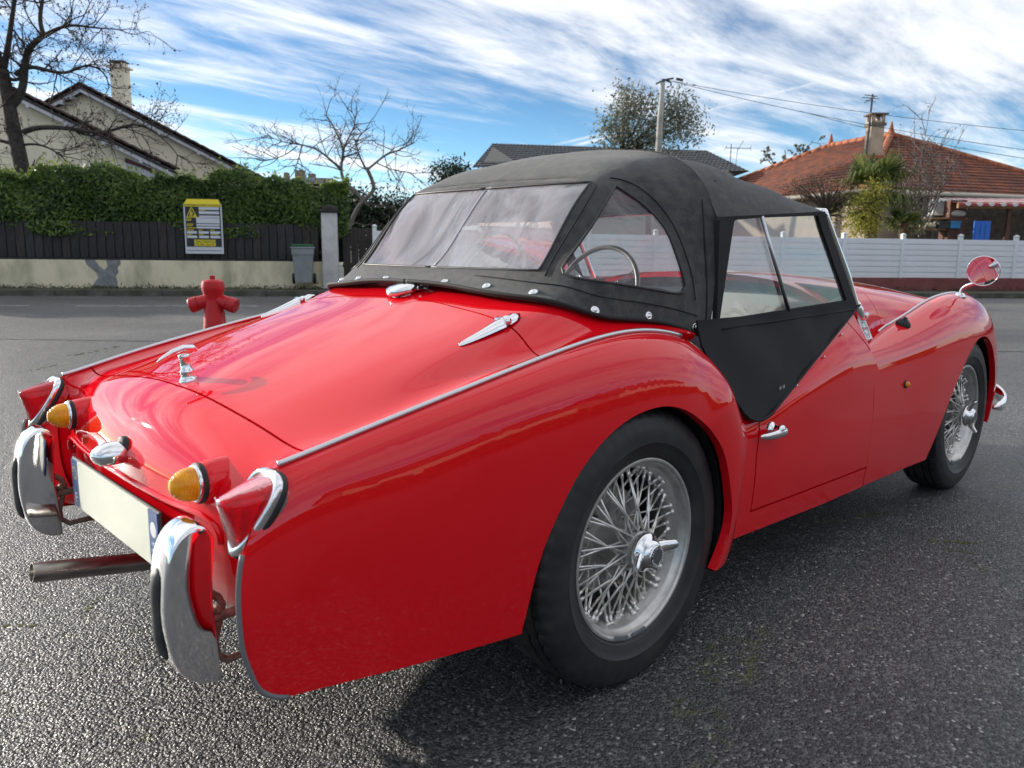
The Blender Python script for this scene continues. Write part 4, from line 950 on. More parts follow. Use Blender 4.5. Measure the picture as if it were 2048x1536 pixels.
def relief(u0, u1, v0, v1, step, cell, amp):
    """coarse chippings as real relief close to the car: lateral u, ahead v"""
    rs = np.random.RandomState(5); us = np.arange(u0, u1, step); vs = np.arange(v0, v1, step); U, Vv = np.meshgrid(us, vs, indexing='ij'); nu, nv = U.shape
    H = np.zeros_like(U)
    for cs, am_, sd_ in ((cell, 1.0, 1), (cell*.55, .45, 2)):
        gi = np.floor(U/cs).astype(int); gj = np.floor(Vv/cs).astype(int); i0, j0 = gi.min()-1, gj.min()-1; r2 = np.random.RandomState(sd_); nx, ny = gi.max()-i0+2, gj.max()-j0+2
        JX, JY, RZ = r2.rand(nx, ny), r2.rand(nx, ny), r2.rand(nx, ny); best = np.full(U.shape, 9.0); hh = np.zeros_like(U)
        for a in (-1, 0, 1):
            for b in (-1, 0, 1):
                ci, cj = gi+a-i0, gj+b-j0; ci = np.clip(ci, 0, nx-1); cj = np.clip(cj, 0, ny-1)
                dx = (ci+i0+JX[ci, cj])*cs-U; dy = (cj+j0+JY[ci, cj])*cs-Vv; dd = np.sqrt(dx*dx+dy*dy)/cs; k = dd < best; best = np.where(k, dd, best); hh = np.where(k, RZ[ci, cj], hh)
        H += am_*(np.sqrt(np.clip(1-(best/.78)**2, 0, 1))*(.35+.65*hh))
    H += .5*np.sin(U*7+1)*np.sin(Vv*5)+.25*np.sin(U*23)*np.sin(Vv*19+2)
    edge = np.minimum(np.minimum(U-u0, u1-U), np.minimum(Vv-v0, v1-Vv)); H = (H-.2)*amp*np.clip(edge/.25, 0, 1)-.004*(1-np.clip(edge/.10, 0, 1))
    X = CAM[0]+_r0[0]*U+_fh[0]*Vv; Y = CAM[1]+_r0[1]*U+_fh[1]*Vv
    co = np.stack([X, Y, H], -1).reshape(-1, 3).astype(np.float32); idx = np.arange(nu*nv).reshape(nu, nv)
    q = np.stack([idx[:-1, :-1], idx[1:, :-1], idx[1:, 1:], idx[:-1, 1:]], -1).reshape(-1, 4).astype(np.int32)
    me = bpy.data.meshes.new('asphalt_relief'); me.vertices.add(len(co)); me.vertices.foreach_set('co', co.ravel()); me.loops.add(q.size); me.loops.foreach_set('vertex_index', q.ravel()); me.polygons.add(len(q)); me.polygons.foreach_set('loop_start', np.arange(0, q.size, 4, dtype=np.int32)); me.update(calc_edges=True); me.shade_smooth()
    return me
rel = link(relief(-1.75, 2.2, 1.15, 3.3, .0042, .0092, .0029), 'asphalt_relief', None); rel.data.materials.append(LOT); tag(rel, kind='structure')
gr = obj('ground', [(-600, -600, 0), (600, -600, 0), (600, 600, 0), (-600, 600, 0)], [(0, 1, 2, 3)], LOT, None, False); tag(gr, kind='structure')
def strip(name, pts, z, m):
    V = [(p_[0], p_[1], z) for p_ in pts]; o = obj(name, V, [tuple(range(len(V)))], m, None, False); tag(o, kind='structure'); return o
def ext(a, b, t): return a+(b-a)*t
n0, n1 = G(0, 679), G(2048, 704); f0, f1 = G(0, 592), G(2048, 597)
sd = (f1-f0)/np.linalg.norm(f1-f0); sn = np.array([-sd[1], sd[0], 0]); sn = sn if np.dot(sn, CAM-f0) < 0 else -sn      # away from the camera
strip('road', [ext(n0, n1, -3), ext(n0, n1, 4), ext(f0, f1, 5), ext(f0, f1, -4)], .004, ROADM)
def bar(a, b, w, z0, z1): 
    d = (b-a)/np.linalg.norm(b-a); n = np.array([-d[1], d[0], 0])*w/2; c = [a+n, a-n, b-n, b+n]
    return [(*q[:2], z0) for q in c]+[(*q[:2], z1) for q in c], [(3, 2, 1, 0), (4, 5, 6, 7), (0, 1, 5, 4), (1, 2, 6, 5), (2, 3, 7, 6), (3, 0, 4, 7)]
CONC = mat('kerb_concrete', (.13, .125, .11), .85, var=.4, vscale=3, bump=.4, bscale=60, col2=(.06, .062, .04))
PAVE = mat('pavement_asphalt', (.07, .068, .058), .85, var=.4, vscale=2, bump=.5, bscale=80, col2=(.045, .055, .022))
# kerb in single stones
kerb = strip('pavement', [ext(f0, f1, -4)+sn*.15, ext(f0, f1, 5)+sn*.15, ext(f0, f1, 5)+sn*6, ext(f0, f1, -4)+sn*6], .115, PAVE)
L_ = np.linalg.norm(f1-f0); a0 = f0-sd*9; kst = obj('kerb_stone', *bar(np.array([0, 0, 0.]), np.array([.99, 0, 0]), .15, -.1, .12), CONC, None, False); kme = kst.data; bpy.data.objects.remove(kst)
for i in range(int(L_+18)):
    q = a0+sd*(i*1.0)+sn*.075; o = link(kme, 'kerb_stone', kerb, (q[0], q[1], random.uniform(-.004, .004)), (0, 0, math.atan2(sd[1], sd[0])+random.uniform(-.004, .004)))
# faint worn line and moss joint on the road
LINE = mat('worn_line', (.24, .24, .23), .7, var=.5, vscale=6)
for (px0, px1, py) in ((-40, 60, 611.5), (150, 520, 612)):
    o = strip('road_line', [G(px0, py), G(px1, py), G(px1, py+1.6), G(px0, py+1.6)], .008, LINE)
MOSS = mat('moss', (.075, .080, .012), .9, var=.5, vscale=20, bump=.8, bscale=90)
def moss_patch(px, py, lx, ang, n=26, seed=0):
    rs = np.random.RandomState(seed+int(px)); c = G(px, py); mb = MB()
    for i in range(n):
        t = rs.uniform(-.5, .5); o_ = np.array([math.cos(ang)*t*lx-math.sin(ang)*rs.normal(0, lx*.05), math.sin(ang)*t*lx+math.cos(ang)*rs.normal(0, lx*.05), 0])
        r = rs.uniform(.008, .020)*min(1.6, max(.5, lx)); mb.add(*ellipsoid(c+o_+[0, 0, .001], (r*rs.uniform(.7, 1.5), r*rs.uniform(.5, 1), r*.22), None, 8, 4))
    o = mb.build('moss_patch', MOSS, None, True); tag(o, kind='stuff'); return o
ja = math.atan2(*(n1-n0)[[1, 0]])
for k in range(16): moss_patch(20+k*16, 679-k*.3, .5, ja, 16, k)
for q in ((90, 735, .35, .8), (200, 700, .8, .75), (185, 1210, .10, .9), (40, 1253, .08, -.7), (1905, 1085, .16, -.9), (1960, 1140, .16, .6), (1740, 1030, .14, -.5), (1925, 1105, .10, -1.2)): moss_patch(q[0], q[1], q[2], q[3], 22, 3)

# ---------------------------------------------------------------- garden wall with board fence (left)
def at_z(px, py, z):
    d = _f+_r*(px-1024)/FPX-_u*(py-768)/FPX; t = (z-CAM[2])/d[2]; return CAM+t*d
wa, wb = at_z(0, 575, .12), at_z(655, 577, .12); wd_ = (wb-wa)/np.linalg.norm(wb-wa); wn = np.array([-wd_[1], wd_[0], 0]); wn = wn if np.dot(wn, CAM-wa) < 0 else -wn
wl = wa-wd_*5; WL = float(np.linalg.norm(wb-wl)); WROT = math.atan2(wd_[1], wd_[0])
def wz_at(px, py):          # height on the wall plane seen at a pixel
    d = _f+_r*(px-1024)/FPX-_u*(py-768)/FPX; t = np.dot(wa-CAM, wn)/np.dot(d, wn); return CAM+t*d
def along(px): return float(np.dot(wz_at(px, 560)-wl, wd_))
zt, zp = float(wz_at(200, 520)[2]), float(wz_at(200, 441)[2])
CREAM = mat('cream_render', (.74, .66, .47), .9, bump=.4, bscale=50, vscale=2.4, col2=(.40, .37, .25), stretch=(1, 1, .45), vlo=.42, vhi=.72)
GREY = mat('grey_cement', (.22, .225, .225), .9, var=.3, vscale=5, bump=.4, bscale=40)
gw = thing('garden_wall', 'low cream rendered wall with a grey repaired crack below the board fence', 'wall', (wl[0], wl[1], 0), None, WROT)
MB().box((WL/2, .12, zt/2), (WL, .22, zt), None, .01).build('wall_render', CREAM, gw)
cp = MB(); xq = along(212)
for poly in ([(-.30, .12), (-.22, .24), (-.15, .33), (-.17, .42), (-.25, .50), (-.36, .60), (-.38, zt), (-.19, zt), (-.12, .58), (-.02, .49), (.05, .56), (.03, zt), (.30, zt), (.31, .62), (.24, .54), (.25, .44), (.19, .36), (.22, .25), (.20, .12)],):
    cp.prism(poly, .006, Matrix(((1, 0, 0, xq), (0, 0, -1, .012), (0, 1, 0, 0), (0, 0, 0, 1))))
cp.build('cement_repair', GREY, gw)
st_ = MB().box((WL/2, .12, zt+.02), (WL, .20, .04)).build('coping', mat('dark_coping', (.03, .03, .032), .7), gw)
BRD = [mat('dark_board%s' % k, c, .75, var=.35, vscale=3, stretch=(6, 6, 1), bump=.3, bscale=30) for k, c in (('', (.028, .025, .025)), ('_brown', (.040, .032, .028)), ('_grey', (.034, .033, .036)))]
fence = thing('board_fence', 'dark stained vertical board fence standing on the low cream wall', 'fence', (wl[0], wl[1], 0), None, WROT)
bw = .172; nb = int(WL/bw); bms = []
for k in range(3):
    o = MB().box((0, 0, 0), (.158, .022, 1.0), None, .004).build('board', BRD[k]); bms.append(o.data); bpy.data.objects.remove(o)
for i in range(nb):
    h = zp-zt-.06+random.uniform(-.015, .015); o = link(bms[random.choice((0, 0, 1, 2))], 'board', fence, (i*bw+.09, .10+random.uniform(-.004, .004), zt+.05+h/2), (0, random.uniform(-.006, .006), random.uniform(-.03, .03)), (1, 1, h))
for z in (.25, .8): MB().box((WL/2, .135, zt+z*(zp-zt)), (WL, .04, .07)).build('rail', BRD[0], fence)
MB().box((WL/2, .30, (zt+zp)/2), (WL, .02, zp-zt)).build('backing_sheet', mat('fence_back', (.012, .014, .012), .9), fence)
# ---------------------------------------------------------------- leaves
def leaf_cloud(n, pos, size, rs, nrm=None, fold=.25, asp=.42):
    """pos(rs,n)->(n,3); every leaf a folded pair of triangles-quads"""
    P = pos; k = len(P); a = rs.normal(size=(k, 3)); a /= np.linalg.norm(a, axis=1)[:, None]
    if nrm is not None: a = a*.8+nrm; a /= np.linalg.norm(a, axis=1)[:, None]
    t = np.cross(a, rs.normal(size=(k, 3))); t /= np.linalg.norm(t, axis=1)[:, None]+1e-9; b = np.cross(a, t)
    s = size*rs.uniform(.6, 1.3, (k, 1)); L2 = s*.5; w = s*asp*.5
    V = np.stack([P-t*L2, P+b*w+a*w*fold, P+t*L2, P-b*w+a*w*fold], 1).reshape(-1, 3)
    F = [(4*i, 4*i+1, 4*i+2, 4*i+3) for i in range(k)]
    return V, F
def leaf_mat(name, c1, c2, rough=.45, tl=.35):
    m = bpy.data.materials.new(name); m.use_nodes = True; nt = m.node_tree; N = nt.nodes; L = nt.links; b = N['Principled BSDF']
    tc = N.new('ShaderNodeTexCoord'); nz = N.new('ShaderNodeTexNoise'); nz.inputs['Scale'].default_value = 1.3; nz.inputs['Detail'].default_value = 6; L.new(tc.outputs['Object'], nz.inputs['Vector'])
    gi = N.new('ShaderNodeNewGeometry'); ad = N.new('ShaderNodeMath'); ad.operation = 'ADD'; L.new(nz.outputs[0], ad.inputs[0])
    mu = N.new('ShaderNodeMath'); mu.operation = 'MULTIPLY_ADD'; L.new(gi.outputs['Random Per Island'], mu.inputs[0]); mu.inputs[1].default_value = .5; mu.inputs[2].default_value = -.25; L.new(mu.outputs[0], ad.inputs[1])
    mr = N.new('ShaderNodeMapRange'); L.new(ad.outputs[0], mr.inputs[0]); mr.inputs[1].default_value = .3; mr.inputs[2].default_value = .7
    mx = N.new('ShaderNodeMix'); mx.data_type = 'RGBA'; L.new(mr.outputs[0], mx.inputs[0]); mx.inputs[6].default_value = (*c1, 1); mx.inputs[7].default_value = (*c2, 1)
    L.new(mx.outputs[2], b.inputs['Base Color']); b.inputs['Roughness'].default_value = rough
    tr = N.new('ShaderNodeBsdfTranslucent'); L.new(mx.outputs[2], tr.inputs[0]); ms = N.new('ShaderNodeMixShader'); ms.inputs[0].default_value = tl
    L.new(b.outputs[0], ms.inputs[1]); L.new(tr.outputs[0], ms.inputs[2]); L.new(ms.outputs[0], N['Material Output'].inputs[0]); return m
LAUREL = leaf_mat('laurel_leaf', (.035, .080, .018), (.14, .215, .035))
rs = np.random.RandomState(11)
hx1 = along(700); ztop0, ztop1 = float(wz_at(0, 332)[2])+.06, float(wz_at(690, 372)[2])+.10
hd_ = thing('laurel_hedge', 'clipped dense green laurel hedge growing behind the board fence', 'hedge', (wl[0], wl[1], 0), None, WROT)
n = 36000; X = rs.uniform(0, hx1, n); top_ = ztop0+(ztop1-ztop0)*(X/hx1)+.10*np.sin(X*2.1)+.07*np.sin(X*5.3+1)+.05*np.sin(X*11.0); D = rs.rand(n)
onface = rs.rand(n) < .62; Yh = np.where(onface, .22+.10*np.sin(X*3.3)*np.sin(X*1.7+rs.rand(n)*2)+rs.exponential(.07, n)-.10, rs.uniform(.15, 1.5, n)); Zh = np.where(onface, zt+.5+rs.rand(n)**.85*(top_-zt-.5), top_-rs.exponential(.06, n)+.02)
Yh = Yh+np.where(onface, .10*np.sin(Zh*4+X*2), 0)
nr = np.where(onface[:, None], np.array([0, -1., .35]), np.array([0, -.2, 1.])); obj('foliage', *leaf_cloud(n, np.stack([X, Yh, Zh], 1), .115, rs, nr), LAUREL, hd_, False, kind='stuff')
k_ = 2200; X2 = rs.uniform(0, hx1, k_); t2 = ztop0+(ztop1-ztop0)*(X2/hx1)+.10*np.sin(X2*2.1)+.07*np.sin(X2*5.3+1)+.05*np.sin(X2*11.0)
obj('young_shoots', *leaf_cloud(k_, np.stack([X2, rs.uniform(.05, 1.0, k_), t2+rs.exponential(.05, k_)], 1), .10, rs, np.array([[0, -.3, .5]]*k_)), leaf_mat('young_leaf', (.10, .17, .03), (.26, .32, .06)), hd_, False, kind='stuff')
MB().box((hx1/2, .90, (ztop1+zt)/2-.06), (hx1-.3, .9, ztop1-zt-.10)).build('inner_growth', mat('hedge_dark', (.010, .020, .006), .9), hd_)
# end of the hedge beside the pillar
# ---------------------------------------------------------------- pillar, gate
pq = wz_at(662, 560); px_ = along(662); pz = float(wz_at(662, 437)[2])
pil = thing('gate_pillar', 'pale grey rough rendered gate pillar with dark mossy cap at fence end', 'pillar', tuple(wl+wd_*px_), None, WROT)
MB().box((0, .05, pz/2), (.33, .33, pz), None, .012).build('shaft', mat('pale_render', (.62, .60, .58), .95, bump=.9, bscale=35, dist=.02, var=.15, vscale=4), pil)
MB().box((0, .05, pz+.03), (.42, .42, .06), None, .015).add(*ellipsoid((0, .05, pz+.06), (.20, .20, .12), None, 16, 8)).build('cap', mat('mossy_cap', (.035, .032, .026), .95, bump=1, bscale=25, var=.5), pil)
gt = thing('board_gate', 'dark brown vertical board gate to the right of the pale pillar', 'gate', tuple(wl+wd_*(px_+.25)), None, WROT)
gtz = float(wz_at(720, 470)[2])
for i in range(18):
    link(bms[1], 'board', gt, (.10+i*.165, .15, gtz/2+.1), (0, 0, 0), (1, 1, gtz-.15))
for z in (.5, gtz-.25): MB().box((1.5, .18, z), (3.0, .04, .09)).build('rail', BRD[1], gt)
# ---------------------------------------------------------------- site notice board
YEL = mat('sign_yellow', (.72, .58, .02), .45); BLK = mat('sign_black', (.025, .025, .027), .45); WHT = mat('sign_white', (.62, .64, .68), .45)
sx0, sx1 = along(375.5), along(451); sz0, sz1 = float(wz_at(412, 519)[2]), float(wz_at(412, 420)[2]); SW = sx1-sx0; SH = sz1-sz0
sg = thing('site_notice_board', 'black and yellow building site notice board with white frame on dark fence', 'sign', tuple(wl+wd_*sx0-wn*.02+np.array([0, 0, sz0])), None, WROT)
MB().box((SW/2, 0, SH/2), (SW, .02, SH), None, .003).build('panel', WHT, sg)
def sp(x0, x1, y0, y1, m, name='print_field', t=.0): MB().box(((x0+x1)/2*SW, -.012-t, (1-(y0+y1)/2)*SH), ((x1-x0)*SW, .004, (y1-y0)*SH)).build(name, m, sg)
sp(.04, .96, .02, .86, BLK, 'black_field'); MB().add([(.02*SW, -.02, SH), (.98*SW, -.02, SH), (.91*SW, .03, SH+.10), (.09*SW, .03, SH+.10), (.02*SW, -.02, SH-.055*SH), (.98*SW, -.02, SH-.055*SH)], [(0, 1, 2, 3), (4, 5, 1, 0)]).build('yellow_header', YEL, sg)
ST = lambda x, y, t=.0155: Matrix(((1, 0, 0, x*SW), (0, 0, -1, -t), (0, 1, 0, (1-y)*SH), (0, 0, 0, 1)))
text('CHANTIER INTERDIT AU PUBLIC', .050, ST(.5, .027, .0215), BLK, sg)
for y in (.03, .115, .20): sp(.40, .93, y+.03, y+.085, WHT, t=.002)
sp(.32, .93, .265, .385, WHT, t=.002); sp(.32, .93, .40, .435, WHT, t=.002); sp(.32, .93, .45, .49, WHT, t=.002)
for y in (.545, .635):
    for x in (.06, .37, .67): sp(x, x+.26, y, y+.05, WHT, t=.002)
tri_o = [(.06, .275), (.36, .275), (.21, .05)]
MB().add([(x*SW, -.0165, (1-y)*SH) for x, y in tri_o]+[((.21+(x-.21)*.78)*SW, -.0165, (1-(.20+(y-.20)*.78))*SH) for x, y in tri_o], [(0, 1, 4, 3), (1, 2, 5, 4), (2, 0, 3, 5)]).build('warning_triangle', YEL, sg)
wk = MB()          # digging figure and heap
for P in ([(.15, .255), (.175, .255), (.19, .19), (.20, .15), (.175, .15)], [(.20, .255), (.225, .255), (.215, .19), (.19, .17)], [(.18, .165), (.225, .20), (.255, .205), (.25, .195), (.21, .15)], [(.24, .255), (.33, .255), (.31, .225), (.28, .21), (.26, .225)], [(.185, .145), (.20, .145), (.205, .125), (.195, .115), (.185, .125)]):
    wk.add([(x*SW, -.0172, (1-y)*SH) for x, y in P], [tuple(range(len(P)))])
wk.build('digging_figure', YEL, sg)
for i, (x, y, w_) in enumerate(((.06, .30, .14), (.06, .325, .12), (.06, .40, .18), (.06, .43, .16), (.06, .475, .24), (.06, .515, .18), (.37, .515, .10), (.67, .515, .12), (.06, .605, .14), (.37, .605, .12), (.67, .605, .2), (.40, .03, .2), (.40, .12, .16))): sp(x, x+w_, y, y+.014, YEL, 'caption_bar', .0022)
sp(.24, .80, .715, .845, YEL, 'name_plate', .002); text("L'ENTREPÔT", .082, ST(.52, .762, .0165), BLK, sg); text('DU BRICOLAGE', .056, ST(.52, .815, .0165), BLK, sg)
sp(.05, .95, .93, .94, BLK, 'rule')
# ---------------------------------------------------------------- wheelie bin
bx = along(611); bz = .12; bh = float(wz_at(611, 502)[2])-bz
bn = thing('wheelie_bin', 'grey plastic wheelie bin with green lid against the cream wall', 'bin', tuple(wl+wd_*bx-wn*.35+np.array([0, 0, bz])), None, WROT+.03)
BG = mat('bin_grey', (.25, .27, .27), .5, var=.1, vscale=5); V = []; F = []
for (z, w_, d_) in ((.03, .165, .17), (.30, .182, .20), (bh-.22, .20, .235), (bh-.18, .215, .25), (bh-.06, .218, .255)): V += [(-w_, -d_, z), (w_, -d_, z), (w_, d_, z), (-w_, d_, z)]
for i in range(4): F += [(i*4+j, i*4+(j+1) % 4, i*4+4+(j+1) % 4, i*4+4+j) for j in range(4)]
obj('body', V, F+[(3, 2, 1, 0), (16, 17, 18, 19)], BG, bn, False); MB().box((0, 0, bh-.05), (.48, .54, .035), None, .012).build('rim', BG, bn)
MB().box((0, -.005, bh-.005), (.43, .52, .055), None, .022).build('lid', mat('bin_green', (.015, .11, .045), .4), bn)
for s in (-1, 1): MB().lathe([(0, -.03), (.10, -.03), (.11, -.02), (.11, .02), (.10, .03), (0, .03)], 20, tmat((s*.215, .17, .10), (1, 0, 0))).build('wheel', RUBBER, bn, True)
# ---------------------------------------------------------------- hydrant
hq = WG(421, 6.9); HY = mat('hydrant_red', (.47, .004, .008), .45, coat=.15, coat_rough=.2, var=.15, vscale=9, bump=.15, bscale=40)
HS = 6.9/1574; ztp = WZ(421, 552, 6.9); rzh = math.atan2(_r0[1], _r0[0])
hy = thing('fire_hydrant', 'red pillar fire hydrant with two angled side outlets behind the car', 'fire hydrant', tuple(hq), None, rzh)
zz = lambda py: WZ(421, py, 6.9); pr = lambda px: px*HS
b_ = MB().lathe([(0.12, 0), (0.13, .02), (0.13, .06), (pr(22), .07), (pr(22), .30), (pr(21.5), zz(648)), (pr(20), zz(625)), (pr(16.5), zz(603)), (pr(16.5), zz(595)), (pr(21), zz(582)), (pr(21.8), zz(578)), (pr(22), zz(571)), (pr(20.5), zz(563)), (pr(17), zz(560)), (pr(15), zz(559)), (0, zz(558.5))], 32).build('barrel', HY, hy, True); b_.data.set_sharp_from_angle(angle=R(35))
MB().box((0, 0, zz(555.5)), (pr(8), pr(8), zz(551)-zz(560)), None, .003).build('spindle', HY, hy)
for s in (-1, 1):
    M = tmat((s*pr(12), 0, zz(601)), (s*.90, -.12, -.28))
    MB().lathe([(pr(13.5), -.02), (pr(13.5), pr(14)), (pr(13.8), pr(15)), (pr(13.8), pr(18)), (pr(12.6), pr(18.3)), (pr(12.6), pr(19.2)), (pr(15), pr(19.5)), (pr(15.2), pr(34)), (pr(13.5), pr(36)), (0, pr(36.2))], 28, M).build('outlet_cap', HY, hy, True).data.set_sharp_from_angle(angle=R(35))
bt = MB()
for i in range(12): a = 2*math.pi*i/12; bt.lathe([(pr(1.5), 0), (pr(1.5), pr(2)), (0, pr(2))], 6, tmat((pr(20.5)*math.cos(a), pr(20.5)*math.sin(a), zz(574)), (0, 0, 1)))
bt.build('flange_bolts', HY, hy)

# ---------------------------------------------------------------- white slatted fence on maroon wall (right)
ra, rb_ = at_z(1688, 589, .12), at_z(2048, 589, .12); ra = WG(1688, 19.0); rb_ = WG(2048, 19.9)
rd = (rb_-ra)/np.linalg.norm(rb_-ra); rn = np.array([-rd[1], rd[0], 0]); rn = rn if np.dot(rn, CAM-ra) < 0 else -rn; RROT = math.atan2(rd[1], rd[0])
def rz_at(px, py):
    d = _f+_r*(px-1024)/FPX-_u*(py-768)/FPX; t = np.dot(ra-CAM, rn)/np.dot(d, rn); return CAM+t*d
ro = ra-rd*11; RL = 34.0
def ralong(px): return float(np.dot(rz_at(px, 540)-ro, rd))
z_b, z_t = float(rz_at(1806, 556)[2]), float(rz_at(1806, 477)[2]); z_p = float(rz_at(1806, 466)[2])
mw = thing('maroon_wall', 'low dark red painted base wall under the white slatted fence', 'wall', (ro[0], ro[1], 0), None, RROT)
MB().box((RL/2, .12, z_b/2), (RL, .20, z_b)).build('wall_face', mat('maroon_paint', (.20, .060, .058), .8, var=.25, vscale=2, bump=.3, bscale=40), mw)
wf = thing('white_slat_fence', 'white plastic fence of horizontal slats and posts on the dark red wall', 'fence', (ro[0], ro[1], 0), None, RROT)
PVC = mat('white_pvc', (.80, .82, .85), .4, col2=(.70, .72, .72), vscale=2.2, stretch=(1, 1, .4))
posts = [ralong(q) for q in (1688, 1806, 1921, 2032)]; dp = (posts[3]-posts[0])/3; plist = [posts[0]+dp*k for k in range(-7, 16)]
o = MB().box((0, 0, 0), (.09, .09, 1.0), None, .006).build('post', PVC); pme = o.data; bpy.data.objects.remove(o)
o = MB().box((0, 0, .01), (.105, .105, .03), None, .008).add(*ellipsoid((0, 0, .02), (.046, .046, .030), None, 12, 8)).build('post_cap', PVC, None, True); cme = o.data; bpy.data.objects.remove(o)
o = MB().box((0, 0, 0), (1.0, .03, 1.0), None, .004).build('slat', PVC); sme = o.data; bpy.data.objects.remove(o)
ns = 7; hs = (z_t-z_b)/ns
MB().box((RL/2, .125, (z_b+z_t)/2), (RL, .012, z_t-z_b-.01)).build('infill_sheet', PVC, wf)
for k, x in enumerate(plist):
    p_ = link(pme, 'post', wf, (x, .10, (z_b+z_p)/2-.03), (0, 0, 0), (1, 1, z_p-z_b-.06)); c_ = link(cme, 'post_cap', wf, (x, .10, z_p-.05))
    for j in range(ns):
        link(sme, 'slat', wf, (x+dp/2, .105+random.uniform(-.003, .003), z_b+hs*(j+.5)+random.uniform(-.002, .002)), (random.uniform(-.02, .02), random.uniform(-.0015, .0015), 0), (dp-.08, 1, hs-.012))

rs = np.random.RandomState(61); k_ = 1600; X2 = rs.uniform(0, RL, k_); P2 = np.array(ro)[None]+X2[:, None]*rd[None]-rn[None]*rs.uniform(-.02, .25, (k_, 1)); P2[:, 2] = .12+rs.exponential(.035, k_)
X3 = rs.uniform(0, WL, 1400); P3 = np.array(wl)[None]+X3[:, None]*wd_[None]-wn[None]*rs.uniform(-.01, .12, (1400, 1)); P3[:, 2] = .12+rs.exponential(.022, 1400)
wds = obj('verge_weeds', *leaf_cloud(0, np.concatenate([P2, P3]), .09, rs, np.array([[0, 0, .2]]*(k_+1400)), .2, .18), leaf_mat('weed', (.03, .045, .010), (.09, .10, .03)), None, False); tag(wds, 'sparse weeds along the foot of both garden walls', None, None, 'stuff')
# ================================================================== houses, trees and the rest beyond the street
def frame(name, label, cat, d, px=1024, group=None):      # local frame: x to the photo's right, y away, z up
    q = WG(px, d); return thing(name, label, cat, tuple(q), group, rzh), (lambda p_, dd=d, px0=px: (p_-1024)/FPX*dd-(px0-1024)/FPX*d)
LF = FPX*1.0164
def lat(px, d): return (px-1024)/LF*d
def roof_sheet(name, A, B, C_, D, m, par, nrow, ncol, amp=.035, over=0.0):
    """tiled slope A-B eave, D-C ridge: stepped courses with rounded tiles"""
    A, B, C_, D = [np.array(q, float) for q in (A, B, C_, D)]; n = np.cross(B-A, D-A); n /= np.linalg.norm(n); n = n if n[2] > 0 else -n
    V = []; F = []; per = 4
    for i in range(nrow):
        for k in (0, 1):
            t = (i+k)/nrow
            for j in range(ncol*per+1):
                s_ = j/(ncol*per); p_ = (A*(1-s_)+B*s_)*(1-t)+(D*(1-s_)+C_*s_)*t
                V.append(p_+n*(amp*.8*(1-k)+amp*.5*(.5+.5*math.cos(2*math.pi*j/per))))
        w = ncol*per+1; o_ = i*2*w
        F += [(o_+j, o_+j+1, o_+w+j+1, o_+w+j) for j in range(w-1)]
        if i: F += [(o_-w+j, o_-w+j+1, o_+j+1, o_+j) for j in range(w-1)]
    return obj(name, V, F, m, par, False)
BEIGE = mat('beige_render', (.80, .71, .54), .9, var=.08, vscale=.8, bump=.2, bscale=30)
TILE_B = mat('brown_tiles', (.060, .032, .026), .8, var=.5, vscale=6, bump=.4, bscale=20)
BARGE = mat('white_barge', (.55, .55, .58), .6, var=.1); FASC = mat('dark_fascia', (.035, .025, .022), .7)
